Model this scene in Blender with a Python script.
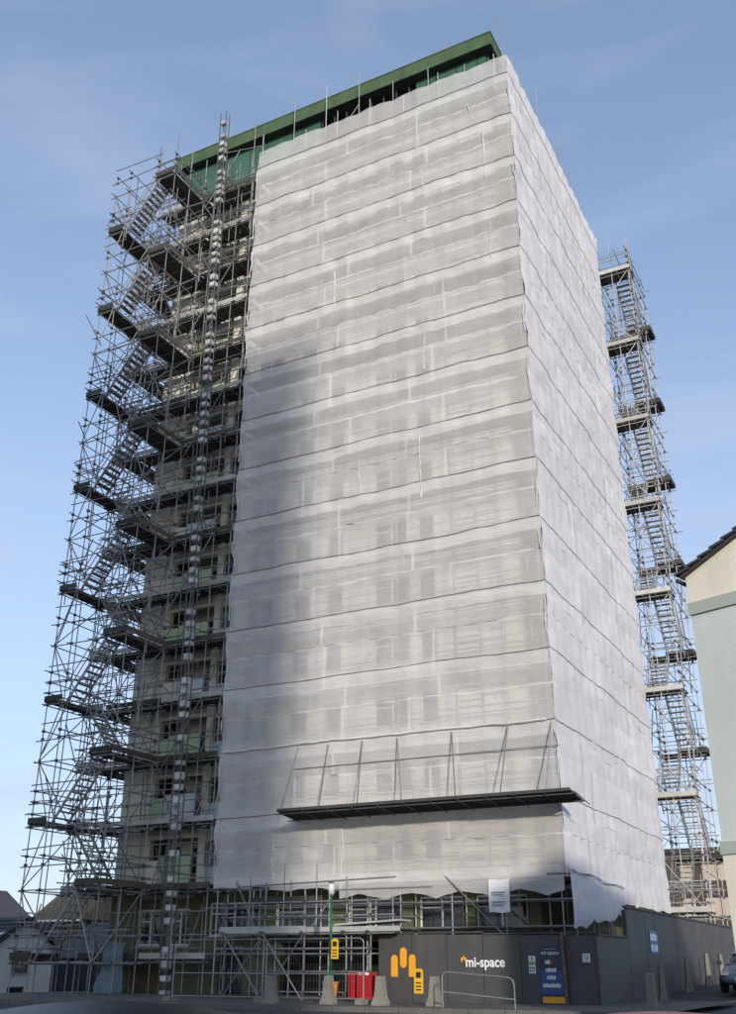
import bpy, math, random
from mathutils import Vector, Matrix, noise
for o in list(bpy.data.objects): bpy.data.objects.remove(o)
random.seed(7)
SC = bpy.context.scene
COL = SC.collection
R = math.radians

# ------------------------------------------------------------------ camera
cam_d = bpy.data.cameras.new("camera"); cam = bpy.data.objects.new("camera", cam_d); COL.objects.link(cam)
cam_d.sensor_fit = 'VERTICAL'; cam_d.sensor_height = 36.0; cam_d.lens = 36.0*1013.55/1014.0
cam_d.clip_end = 3000; cam_d.clip_start = .1
cam.location = (11.117, -36.161, 1.70)
pit, yaw, rol = R(24.478), R(-27.518), R(0.199)
Fv = Vector((math.sin(yaw)*math.cos(pit), math.cos(yaw)*math.cos(pit), math.sin(pit)))
Rv = Vector((math.cos(yaw), -math.sin(yaw), 0)); Uv = Rv.cross(Fv)
R2 = Rv*math.cos(rol)+Uv*math.sin(rol); U2 = -Rv*math.sin(rol)+Uv*math.cos(rol)
cam.rotation_euler = Matrix((R2, U2, -Fv)).transposed().to_euler()
SC.camera = cam

# ------------------------------------------------------------------ sky, sun, exposure
SUN_EL = 15.5
SUN_H = Vector((.59, -.807, 0)).normalized()           # horizontal direction towards the sun
w = bpy.data.worlds.new("World"); SC.world = w; w.use_nodes = True
nt = w.node_tree; nt.nodes.clear()
out = nt.nodes.new('ShaderNodeOutputWorld'); bg = nt.nodes.new('ShaderNodeBackground')
sky = nt.nodes.new('ShaderNodeTexSky'); sky.sky_type = 'NISHITA'; sky.sun_disc = False
sky.sun_elevation = R(SUN_EL); sky.sun_rotation = math.atan2(SUN_H.x, SUN_H.y)
sky.altitude = 50; sky.air_density = 1.0; sky.dust_density = 1.0; sky.ozone_density = 2.2
# thin high cirrus veils mixed into the sky itself
tc = nt.nodes.new('ShaderNodeTexCoord'); mp = nt.nodes.new('ShaderNodeMapping')
mp.inputs['Scale'].default_value = (1.2, 2.6, 6.0); mp.inputs['Rotation'].default_value = (.2, .35, .5)
nz = nt.nodes.new('ShaderNodeTexNoise'); nz.inputs['Scale'].default_value = 1.9; nz.inputs['Detail'].default_value = 5; nz.inputs['Distortion'].default_value = .6
rmp = nt.nodes.new('ShaderNodeMapRange'); rmp.inputs['From Min'].default_value = .46; rmp.inputs['From Max'].default_value = .78
rmp.inputs['To Min'].default_value = .22; rmp.inputs['To Max'].default_value = .52
mix = nt.nodes.new('ShaderNodeMix'); mix.data_type = 'RGBA'
mix.inputs[7].default_value = (2.35, 2.72, 3.6, 1)
L = nt.links.new
L(tc.outputs['Generated'], mp.inputs['Vector']); L(mp.outputs[0], nz.inputs['Vector']); L(nz.outputs['Fac'], rmp.inputs['Value'])
# low haze: the veil thickens evenly all round towards the horizon
sx = nt.nodes.new('ShaderNodeSeparateXYZ'); L(tc.outputs['Generated'], sx.inputs[0])
hz = nt.nodes.new('ShaderNodeMapRange'); hz.interpolation_type = 'SMOOTHSTEP'
hz.inputs['From Min'].default_value = 0.; hz.inputs['From Max'].default_value = .75; hz.inputs['To Min'].default_value = .5; hz.inputs['To Max'].default_value = 0.
L(sx.outputs['Z'], hz.inputs['Value'])
ad2 = nt.nodes.new('ShaderNodeMath'); ad2.operation = 'ADD'; ad2.use_clamp = True
L(hz.outputs[0], ad2.inputs[0]); L(rmp.outputs[0], ad2.inputs[1])
L(ad2.outputs[0], mix.inputs[0]); L(sky.outputs[0], mix.inputs[6]); L(mix.outputs[2], bg.inputs['Color'])
bg.inputs['Strength'].default_value = .15
L(bg.outputs[0], out.inputs['Surface'])
sd = bpy.data.lights.new("sun", 'SUN'); sd.energy = 2.1; sd.angle = R(2.0); sd.color = (1, .915, .80)
sun = bpy.data.objects.new("sun", sd); COL.objects.link(sun)
to_sun = SUN_H*math.cos(R(SUN_EL))+Vector((0, 0, math.sin(R(SUN_EL))))
sun.rotation_euler = (-to_sun).to_track_quat('-Z', 'Y').to_euler(); sun.location = (30, -60, 60)
vs = SC.view_settings; vs.view_transform = 'Standard'; vs.look = 'None'; vs.gamma = 1; vs.exposure = 0.66; vs.use_curve_mapping = False
SC.render.engine = 'CYCLES'
SC.cycles.transparent_max_bounces = 16

# ------------------------------------------------------------------ materials
MATS = {}
def mat(name, col, rough=.7, metal=0., var=.15, scale=1.5, bump=.0, bscale=None, rnd=.0, stretch=(1, 1, 1), spec=.4, dirt=None):
    m = bpy.data.materials.new(name); m.use_nodes = True; n = m.node_tree.nodes; l = m.node_tree.links
    p = n['Principled BSDF']; p.inputs['Roughness'].default_value = rough; p.inputs['Metallic'].default_value = metal
    p.inputs['Specular IOR Level'].default_value = spec
    g = n.new('ShaderNodeNewGeometry'); mpn = n.new('ShaderNodeMapping'); mpn.inputs['Scale'].default_value = stretch
    l.new(g.outputs['Position'], mpn.inputs[0])
    t = n.new('ShaderNodeTexNoise'); t.inputs['Scale'].default_value = scale; t.inputs['Detail'].default_value = 6; t.inputs['Roughness'].default_value = .65
    l.new(mpn.outputs[0], t.inputs['Vector'])
    mr = n.new('ShaderNodeMapRange'); mr.inputs['From Min'].default_value = .25; mr.inputs['From Max'].default_value = .75
    mr.inputs['To Min'].default_value = 1-var; mr.inputs['To Max'].default_value = 1+var
    l.new(t.outputs['Fac'], mr.inputs['Value'])
    fac = mr.outputs[0]
    if rnd:
        oi = n.new('ShaderNodeObjectInfo'); m2 = n.new('ShaderNodeMapRange')
        m2.inputs['To Min'].default_value = 1-rnd; m2.inputs['To Max'].default_value = 1+rnd
        l.new(oi.outputs['Random'], m2.inputs['Value'])
        mu = n.new('ShaderNodeMath'); mu.operation = 'MULTIPLY'; l.new(fac, mu.inputs[0]); l.new(m2.outputs[0], mu.inputs[1]); fac = mu.outputs[0]
    vm = n.new('ShaderNodeVectorMath'); vm.operation = 'SCALE'; vm.inputs[0].default_value = col[:3]
    l.new(fac, vm.inputs['Scale']); colout = vm.outputs[0]
    if dirt:
        t3 = n.new('ShaderNodeTexNoise'); t3.inputs['Scale'].default_value = dirt[1]; t3.inputs['Detail'].default_value = 8
        mp3 = n.new('ShaderNodeMapping'); mp3.inputs['Scale'].default_value = (1, 1, .25); l.new(g.outputs['Position'], mp3.inputs[0]); l.new(mp3.outputs[0], t3.inputs['Vector'])
        r3 = n.new('ShaderNodeMapRange'); r3.inputs['From Min'].default_value = .5; r3.inputs['From Max'].default_value = .72; r3.inputs['To Max'].default_value = dirt[2]
        l.new(t3.outputs['Fac'], r3.inputs['Value'])
        mx = n.new('ShaderNodeMix'); mx.data_type = 'RGBA'; l.new(r3.outputs[0], mx.inputs[0]); l.new(colout, mx.inputs[6]); mx.inputs[7].default_value = (*dirt[0], 1); colout = mx.outputs[2]
    l.new(colout, p.inputs['Base Color'])
    if bump:
        t2 = n.new('ShaderNodeTexNoise'); t2.inputs['Scale'].default_value = bscale or scale*6; t2.inputs['Detail'].default_value = 4
        l.new(mpn.outputs[0], t2.inputs['Vector'])
        b = n.new('ShaderNodeBump'); b.inputs['Strength'].default_value = bump; b.inputs['Distance'].default_value = .02
        l.new(t2.outputs['Fac'], b.inputs['Height']); l.new(b.outputs[0], p.inputs['Normal'])
    MATS[name] = m
    return m

def net_mat(name, transp, col, trans, bump=.5):
    m = bpy.data.materials.new(name); m.use_nodes = True; n = m.node_tree.nodes; l = m.node_tree.links
    n.clear(); o = n.new('ShaderNodeOutputMaterial')
    g = n.new('ShaderNodeNewGeometry'); oi = n.new('ShaderNodeObjectInfo')
    d = n.new('ShaderNodeBsdfDiffuse'); tl = n.new('ShaderNodeBsdfTranslucent'); tr = n.new('ShaderNodeBsdfTransparent')
    mp_ = n.new('ShaderNodeMapping'); mp_.inputs['Scale'].default_value = (.35, .35, 1.6); l.new(g.outputs['Position'], mp_.inputs[0])
    t = n.new('ShaderNodeTexNoise'); t.inputs['Scale'].default_value = 1.3; t.inputs['Detail'].default_value = 7; l.new(mp_.outputs[0], t.inputs['Vector'])
    mr = n.new('ShaderNodeMapRange'); mr.inputs['From Min'].default_value = .3; mr.inputs['From Max'].default_value = .7; mr.inputs['To Min'].default_value = .94; mr.inputs['To Max'].default_value = 1.04
    l.new(t.outputs['Fac'], mr.inputs['Value'])
    m2 = n.new('ShaderNodeMapRange'); m2.inputs['To Min'].default_value = .95; m2.inputs['To Max'].default_value = 1.05; l.new(oi.outputs['Random'], m2.inputs['Value'])
    mu = n.new('ShaderNodeMath'); mu.operation = 'MULTIPLY'; l.new(mr.outputs[0], mu.inputs[0]); l.new(m2.outputs[0], mu.inputs[1])
    mp4 = n.new('ShaderNodeMapping'); mp4.inputs['Scale'].default_value = (2.2, 2.2, .12); l.new(g.outputs['Position'], mp4.inputs[0])
    t4 = n.new('ShaderNodeTexNoise'); t4.inputs['Scale'].default_value = 1.4; t4.inputs['Detail'].default_value = 6; l.new(mp4.outputs[0], t4.inputs['Vector'])
    r4 = n.new('ShaderNodeMapRange'); r4.inputs['From Min'].default_value = .35; r4.inputs['From Max'].default_value = .7; r4.inputs['To Min'].default_value = 1.01; r4.inputs['To Max'].default_value = .955; l.new(t4.outputs['Fac'], r4.inputs['Value'])
    mu4 = n.new('ShaderNodeMath'); mu4.operation = 'MULTIPLY'; l.new(mu.outputs[0], mu4.inputs[0]); l.new(r4.outputs[0], mu4.inputs[1]); mu = mu4
    vm = n.new('ShaderNodeVectorMath'); vm.operation = 'SCALE'; vm.inputs[0].default_value = col; l.new(mu.outputs[0], vm.inputs['Scale'])
    l.new(vm.outputs[0], d.inputs['Color']); l.new(vm.outputs[0], tl.inputs['Color'])
    # creases
    mp2 = n.new('ShaderNodeMapping'); mp2.inputs['Scale'].default_value = (.45, .45, 3.2); mp2.inputs['Rotation'].default_value = (.25, .3, 0); l.new(g.outputs['Position'], mp2.inputs[0])
    t2 = n.new('ShaderNodeTexNoise'); t2.inputs['Scale'].default_value = 1.6; t2.inputs['Detail'].default_value = 4; t2.inputs['Distortion'].default_value = 1.1; l.new(mp2.outputs[0], t2.inputs['Vector'])
    b = n.new('ShaderNodeBump'); b.inputs['Strength'].default_value = bump; b.inputs['Distance'].default_value = .12; l.new(t2.outputs['Fac'], b.inputs['Height'])
    l.new(b.outputs[0], d.inputs['Normal'])
    m1 = n.new('ShaderNodeMixShader'); m1.inputs[0].default_value = trans; l.new(d.outputs[0], m1.inputs[1]); l.new(tl.outputs[0], m1.inputs[2])
    # weave density varies a little
    t3 = n.new('ShaderNodeTexNoise'); t3.inputs['Scale'].default_value = .5; t3.inputs['Detail'].default_value = 3; l.new(g.outputs['Position'], t3.inputs['Vector'])
    r3 = n.new('ShaderNodeMapRange'); r3.inputs['From Min'].default_value = .3; r3.inputs['From Max'].default_value = .7; r3.inputs['To Min'].default_value = 1-transp*.95; r3.inputs['To Max'].default_value = 1-transp*1.05
    l.new(t3.outputs['Fac'], r3.inputs['Value'])
    mm = n.new('ShaderNodeMixShader'); l.new(r3.outputs[0], mm.inputs[0]); l.new(tr.outputs[0], mm.inputs[1]); l.new(m1.outputs[0], mm.inputs[2])
    l.new(mm.outputs[0], o.inputs['Surface']); MATS[name] = m
    return m

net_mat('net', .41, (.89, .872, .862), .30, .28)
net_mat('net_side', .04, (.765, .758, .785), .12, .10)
net_mat('net_hem', .12, (.84, .84, .84), .3, .8)
mat('tube_pale', (.42, .42, .425), .5, .3, .25, 3, rnd=.3)  # paler tube copy; puts the right stair tower's sunlit look into the colour
mat('tube', (.26, .26, .265), .5, .35, .25, 3, rnd=.3)
mat('tube_dark', (.13, .13, .14), .55, .3, .25, 3, rnd=.3)
mat('rust', (.16, .11, .08), .8, .1, .3, 6)
mat('board', (.085, .075, .06), .85, 0, .3, 5, .3, 20, rnd=.3, stretch=(1, 1, 1))
mat('board_grey', (.36, .36, .34), .8, 0, .25, 2, .2, 20, rnd=.3)
mat('fan_board', (.05, .052, .05), .85, 0, .25, 4, .2, 20, rnd=.3)
mat('board_pale', (.42, .42, .40), .8, 0, .2, 3, .2, 20, rnd=.15)
mat('mast_white', (.50, .51, .50), .6, .1, .2, 4, rnd=.25)
mat('rope', (.15, .15, .16), .9, 0, .2, 4)
mat('cream', (.66, .65, .55), .9, 0, .14, .6, .35, 40, dirt=((.38, .37, .32), .6, .5))
mat('olive', (.115, .12, .065), .85, 0, .18, .7, .3, 40, dirt=((.07, .075, .05), .8, .6))
mat('green', (.08, .13, .055), .5, .1, .25, 1.2, .1, 4, dirt=((.04, .06, .03), 1.2, .6))
mat('green_clad', (.055, .135, .095), .5, .1, .15, 1.0, rnd=.12)
mat('soffit', (.05, .055, .055), .8)
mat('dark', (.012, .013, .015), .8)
mat('glass', (.02, .024, .03), .06, 0, .1, 1, spec=.7)
mat('frame_white', (.70, .70, .68), .5, 0, .08, 3)
mat('frame_brown', (.13, .10, .075), .6, 0, .15, 3)
mat('infill', (.74, .69, .63), .7, 0, .12, 1)
mat('pinkish', (.52, .44, .36), .8, 0, .12, 1)
mat('panel_blue', (.52, .63, .67), .35, 0, .08, 1)
mat('panel_green', (.42, .56, .36), .35, 0, .1, 1)
mat('slab', (.42, .42, .40), .9, 0, .2, 2, .3, 30)
mat('hoarding', (.070, .067, .066), .55, 0, .10, .9, .12, 30, rnd=.05, dirt=((.13, .12, .10), 1.1, .45))
mat('hoarding_rail', (.06, .06, .06), .6, 0, .15, 2)
mat('logo_orange', (.80, .36, .02), .5, 0, .05, 3)
mat('letter_white', (.82, .82, .82), .5, 0, .03, 3)
mat('poster_dark', (.022, .036, .062), .4, 0, .05, 3)
mat('poster_blue', (.03, .075, .22), .4, 0, .1, 3)
mat('sign_white', (.76, .77, .78), .45, 0, .06, 3)
mat('sign_green', (.12, .36, .10), .45, 0, .06, 3)
mat('sign_grey', (.28, .30, .33), .5, 0, .06, 3)
mat('sign_blue', (.06, .16, .42), .5, 0, .06, 3)
mat('yellow', (.75, .43, .02), .55, 0, .15, 5, dirt=((.35, .22, .05), 4, .5))
mat('red_plastic', (.42, .02, .025), .4, 0, .1, 3)
mat('orange_plastic', (.65, .24, .02), .5, 0, .1, 3)
mat('concrete', (.24, .22, .19), .9, 0, .2, 3, .4, 30)
mat('post_green', (.02, .13, .06), .5, .1, .1, 3)
mat('fence_steel', (.30, .31, .30), .45, .5, .15, 4)
mat('asphalt', (.05, .05, .052), .9, 0, .35, .8, .5, 60, dirt=((.085, .08, .075), .6, .7))
mat('paving', (.10, .093, .083), .9, 0, .22, .9, .4, 30, dirt=((.09, .085, .08), .5, .6))
mat('kerb', (.13, .125, .115), .9, 0, .2, 2, .3, 30)
mat('paint_white', (.62, .62, .60), .7, 0, .25, 5)
mat('house_cream', (.80, .75, .63), .9, 0, .08, .8, .35, 50, dirt=((.60, .55, .45), .9, .5))
mat('house_sage', (.60, .645, .62), .9, 0, .08, .8, .35, 50, dirt=((.50, .52, .46), .9, .5))
mat('house_band', (.40, .45, .40), .8, 0, .06, 1)
mat('roof_tile', (.055, .055, .062), .75, 0, .2, 3, .3, 30, rnd=.2)
mat('roof_brown', (.15, .115, .065), .85, 0, .15, 1.5)
mat('house_white', (.64, .66, .68), .9, 0, .08, .8, .2, 50)
mat('brown_stone', (.085, .062, .042), .9, 0, .3, 1.0, .4, 12)
mat('navy', (.018, .022, .035), .6, 0, .2, 2)
mat('tarpaulin', (.15, .23, .29), .6, 0, .2, 2, .4, 6)
mat('car_red', (.36, .008, .012), .35, .0, .03, 3, spec=.2)
mat('car_black', (.010, .010, .012), .4, .0, .03, 3, spec=.15)
mat('car_silver', (.14, .17, .22), .3, .5, .03, 3, spec=.6)
mat('tyre', (.02, .02, .02), .9)
mat('rim', (.45, .45, .46), .35, .8)
mat('lamp', (.7, .7, .68), .2)
mat('tail_red', (.4, .02, .02), .3)
mat('hivis', (.55, .62, .05), .8)
mat('far_wall', (.42, .40, .37), .9, 0, .1, .5)

# ------------------------------------------------------------------ helpers
WL = {}
def ground_z(x, y):
    def ss(a, b, v):
        t = min(1, max(0, (v-a)/(b-a))); return t*t*(3-2*t)
    z = .62*ss(-24, -9, y)+.5*ss(0, 11, y)*ss(-2, 1.5, x)-3.0*ss(-23.5, -29, x)*1.0
    return z
class MB:
    def __init__(s): s.v = []; s.f = []
    def box(s, a, b):
        x0, y0, z0 = a; x1, y1, z1 = b; i = len(s.v)
        s.v += [(x0,y0,z0),(x1,y0,z0),(x1,y1,z0),(x0,y1,z0),(x0,y0,z1),(x1,y0,z1),(x1,y1,z1),(x0,y1,z1)]
        s.f += [(i,i+3,i+2,i+1),(i+4,i+5,i+6,i+7),(i,i+1,i+5,i+4),(i+1,i+2,i+6,i+5),(i+2,i+3,i+7,i+6),(i+3,i,i+4,i+7)]
        return s
    def tube(s, p, q, r=.025, n=6, r2=None):
        p = Vector(p); q = Vector(q); d = (q-p).normalized(); r2 = r if r2 is None else r2
        a = d.orthogonal().normalized(); b = d.cross(a); i = len(s.v)
        for c, rr in ((p, r), (q, r2)):
            for k in range(n):
                t = 2*math.pi*k/n; s.v.append(tuple(c+(a*math.cos(t)+b*math.sin(t))*rr))
        for k in range(n): s.f.append((i+k, i+(k+1) % n, i+n+(k+1) % n, i+n+k))
        s.f.append(tuple(i+k for k in reversed(range(n)))); s.f.append(tuple(i+n+k for k in range(n)))
        return s
    def path(s, pts, r=.02, n=5):
        pts = [Vector(p) for p in pts]; i = len(s.v)
        for k, p in enumerate(pts):
            d = (pts[min(k+1, len(pts)-1)]-pts[max(k-1, 0)]).normalized()
            a = d.cross(Vector((.13, .2, .97))).normalized(); b = d.cross(a)
            for j in range(n):
                t = 2*math.pi*j/n; s.v.append(tuple(p+(a*math.cos(t)+b*math.sin(t))*r))
        for k in range(len(pts)-1):
            for j in range(n):
                s.f.append((i+k*n+j, i+k*n+(j+1) % n, i+(k+1)*n+(j+1) % n, i+(k+1)*n+j))
        return s
    def prism(s, poly, d):                       # poly: list of 3-D points, d: extrusion vector
        i = len(s.v); n = len(poly); d = Vector(d)
        s.v += [tuple(p) for p in poly]+[tuple(Vector(p)+d) for p in poly]
        s.f.append(tuple(range(i, i+n))); s.f.append(tuple(reversed(range(i+n, i+2*n))))
        for k in range(n): s.f.append((i+k, i+n+k, i+n+(k+1) % n, i+(k+1) % n))
        return s
    def mesh(s, name, m, smooth=False, fix=True):
        me = bpy.data.meshes.new(name); me.from_pydata(s.v, [], s.f)
        if fix:
            import bmesh
            b = bmesh.new(); b.from_mesh(me); bmesh.ops.recalc_face_normals(b, faces=b.faces); b.to_mesh(me); b.free()
        me.materials.append(MATS[m])
        if smooth:
            for p in me.polygons: p.use_smooth = True
        return me
    def build(s, name, m, parent=None, loc=(0, 0, 0), smooth=False, fix=True):
        return add(name, s.mesh(name, m, smooth, fix), parent, loc)
def add(name, me, parent=None, loc=(0, 0, 0)):
    o = bpy.data.objects.new(name, me); COL.objects.link(o)
    base = WL[parent.name] if parent else Vector((0, 0, 0))
    if parent: o.parent = parent
    o.location = Vector(loc)-base; WL[o.name] = Vector(loc)
    if parent:                                   # geometry is in world coordinates when loc is the origin
        pass
    return o
def thing(name, label, cat, loc=(0, 0, 0), group=None):
    o = bpy.data.objects.new(name, None); COL.objects.link(o); o.location = loc; WL[o.name] = Vector(loc)
    o.empty_display_size = .3
    return tag(o, label, cat, group)
def tag(o, label, cat, group=None, kind=None):
    if label: o['label'] = label
    if cat: o['category'] = cat
    if group: o['group'] = group
    if kind: o['kind'] = kind
    return o
def struct(o): o['kind'] = 'structure'; return o
def copy_tree(o, parent=None):
    c = o.copy(); COL.objects.link(c); c.parent = parent; WL[c.name] = WL[o.name].copy()
    for ch in list(o.children): copy_tree(ch, c)
    return c
TM = {}
def tube(parent, name, p, q, m='tube', r=.026):
    """one scaffold tube, sharing one unit cylinder per material"""
    if m not in TM: TM[m] = MB().tube((0, 0, 0), (0, 0, 1), 1, 7).mesh('tube_'+m, m, True)
    p = Vector(p); q = Vector(q); d = q-p
    o = add(name, TM[m], parent, p); o.scale = (r, r, d.length)
    o.rotation_euler = d.to_track_quat('Z', 'Y').to_euler()
    return o
BM = {}
def slab(parent, name, a, b, m='board'):
    """a board between two corners, sharing one unit box per material"""
    if m not in BM: BM[m] = MB().box((0, 0, 0), (1, 1, 1)).mesh('box_'+m, m)
    o = add(name, BM[m], parent, a); o.scale = tuple(b[i]-a[i] for i in range(3))
    return o
def nv(x, y=0., z=0.): return noise.noise(Vector((x, y, z)))

def wall_mesh(x0, x1, z0, z1, holes, depth, at):
    """wall with real openings: at(a, d, z) maps along / depth / height to a point"""
    xs = sorted({x0, x1, *[h[0] for h in holes], *[h[1] for h in holes]}); zs = sorted({z0, z1, *[h[2] for h in holes], *[h[3] for h in holes]})
    xs = [x for x in xs if x0 <= x <= x1]; zs = [z for z in zs if z0 <= z <= z1]
    nx, nzz = len(xs)-1, len(zs)-1
    solid = [[not any(h[0] <= (xs[i]+xs[i+1])/2 <= h[1] and h[2] <= (zs[j]+zs[j+1])/2 <= h[3] for h in holes) for j in range(nzz)] for i in range(nx)]
    m = MB()
    def quad(*p):
        i = len(m.v); m.v += [tuple(at(*q)) for q in p]; m.f.append((i, i+1, i+2, i+3))
    S = lambda i, j: 0 <= i < nx and 0 <= j < nzz and solid[i][j]
    for i in range(nx):
        for j in range(nzz):
            if not solid[i][j]: continue
            a, b, c, d = xs[i], xs[i+1], zs[j], zs[j+1]
            quad((a,0,c),(b,0,c),(b,0,d),(a,0,d)); quad((a,depth,c),(a,depth,d),(b,depth,d),(b,depth,c))
            if not S(i-1, j): quad((a,0,c),(a,0,d),(a,depth,d),(a,depth,c))
            if not S(i+1, j): quad((b,0,c),(b,depth,c),(b,depth,d),(b,0,d))
            if not S(i, j-1): quad((a,0,c),(a,depth,c),(b,depth,c),(b,0,c))
            if not S(i, j+1): quad((a,0,d),(b,0,d),(b,depth,d),(a,depth,d))
    return m

# ------------------------------------------------------------------ ground
m = MB(); xsg = [-700, -300, -150, -80, -50]+[-36+i*1.5 for i in range(49)]+[50, 80, 150, 300, 700]; ysg = [-400, -200, -110, -80, -62]+[-50+i*1.5 for i in range(62)]+[60, 90, 150, 300, 900]
for y in ysg:
    for x in xsg: m.v.append((x, y, ground_z(x, y)))
nx = len(xsg)
for j in range(len(ysg)-1):
    for i in range(nx-1): m.f.append((j*nx+i, j*nx+i+1, (j+1)*nx+i+1, (j+1)*nx+i))
struct(m.build('ground', 'asphalt', smooth=True))
def strip(name, pts, wdt, m_, dz, parent=None):
    b = MB()
    for k, p in enumerate(pts):
        p0 = Vector(pts[max(k-1, 0)]); p1 = Vector(pts[min(k+1, len(pts)-1)]); d = (p1-p0).normalized(); n_ = Vector((-d.y, d.x))*wdt/2
        for s in (-1, 1):
            q = Vector(p)+n_*s; b.v.append((q.x, q.y, ground_z(q.x, q.y)+dz))
    for k in range(len(pts)-1): b.f.append((2*k, 2*k+1, 2*k+3, 2*k+2))
    return b.build(name, m_, parent)
# pavement in front of the site with a kerb
b = MB(); px = [-23+i*1.0 for i in range(29)]; py = [-9.0, -8, -7, -6, -5, -4, -3, -2, -1, 0, 1.38]
for y in py:
    for x in px: b.v.append((x, y, ground_z(x, y)+.13 if x > -23.4 else 0))
for j in range(len(py)-1):
    for i in range(len(px)-1): b.f.append((j*29+i, j*29+i+1, (j+1)*29+i+1, (j+1)*29+i))
pav = struct(b.build('pavement', 'paving', smooth=True))
for i in range(28):
    x = -23+i; z = ground_z(x+.5, -9.08)
    slab(pav, 'kerb_stone', (x+.01, -9.15, z-.2), (x+.99, -9.003, z+.135), 'kerb')
mk = strip('road_marking', [(5.2+2.4*math.cos(t), -1.6+5.0*math.sin(t)) for t in [R(100+i*9) for i in range(13)]], .12, 'paint_white', .012); struct(mk)
mk2 = strip('road_marking', [(4.4+i*.7, .2+.12*i) for i in range(8)], .12, 'paint_white', .012); struct(mk2)

# ------------------------------------------------------------------ tower block
FP = 2.66
FL = [9.9+FP*k for k in range(-2, 13)]            # storey levels 4.58 .. 41.8
XL, XR, YF, YB = -21.2, -1.4, 1.4, 15.4
tb = thing('tower_block', 'tall block of flats with green roof, wrapped in scaffold and white netting', 'building', (-11.3, 1.4, .6))
front_holes = []; win_specs = []
cols = [(-14.2, 1.5, 'a'), (-11.9, .9, 'b'), (-10.2, .9, 'b'), (-7.3, 1.7, 'a'), (-5.6, .8, 'b'), (-3.3, 2.3, 'w')]
LOG = (-19.35, -16.72); DOOR = (-16.35, -15.55)
for k, z in enumerate(FL):
    top = z+FP
    for (xc, ww, t) in cols:
        h = (xc-ww/2, xc+ww/2, z+.9, z+2.15) if t != 'w' else (xc-ww/2, xc+ww/2, z+.55, z+2.2)
        front_holes.append(h); win_specs.append((h, t))
    front_holes.append((LOG[0], LOG[1], z+.0, z+2.3))
    front_holes.append((DOOR[0], DOOR[1], z+.12, z+2.15)); win_specs.append(((DOOR[0], DOOR[1], z+.12, z+2.15), 'd'))
Z1 = FL[-1]+1.2
front_holes = [h for h in front_holes if h[3] < Z1 or h[2] < Z1]
front_holes = [(a, b_, c, min(d, Z1-.2)) for a, b_, c, d in front_holes if c < Z1-.5]
win_specs = [((a, b_, c, min(d, Z1-.2)), t) for (a, b_, c, d), t in win_specs if c < Z1-.5]
wall_mesh(XL, XR, FL[0], Z1, front_holes, .3, lambda a, d, z: (a, YF+d, z)).build('front_wall', 'cream', tb)
base_holes = [(-19.6, -18.4, 2.55, 4.0), (-17.9, -16.9, 2.55, 4.0), (-15.9, -13.4, 2.9, 4.2), (-12.6, -10.0, 2.9, 4.2), (-9.3, -6.9, 3.0, 4.2), (-6.2, -4.4, 3.0, 4.2), (-3.9, -1.9, 3.0, 4.2), (-15.3, -14.1, .4, 2.6), (-12.3, -5.2, .4, 2.62)]
wall_mesh(XL, XR, .3, FL[0], base_holes, .3, lambda a, d, z: (a, YF+d, z)).build('base_wall', 'olive', tb)
right_holes = []
for z in FL:
    for yc, ww in ((4.0, 1.5), (7.2, 1.0), (9.6, 1.0), (13.0, 1.5)):
        if z+2.1 < Z1: right_holes.append((yc-ww/2, yc+ww/2, z+.9, z+2.1))
MB().box((XR-.3, YF+.3, .3), (XR, YB, FL[0])).build('base_wall', 'olive', tb)
wall_mesh(YF+.3, YB, FL[0], Z1, right_holes, .3, lambda a, d, z: (XR-d, a, z)).build('side_wall', 'cream', tb)
MB().box((XL, YF+.3, .3), (XL+.3, YB, Z1)).build('side_wall', 'cream', tb)
MB().box((XL+.3, YB-.3, .3), (XR-.3, YB, Z1)).build('rear_wall', 'cream', tb)
WM = {}
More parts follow.
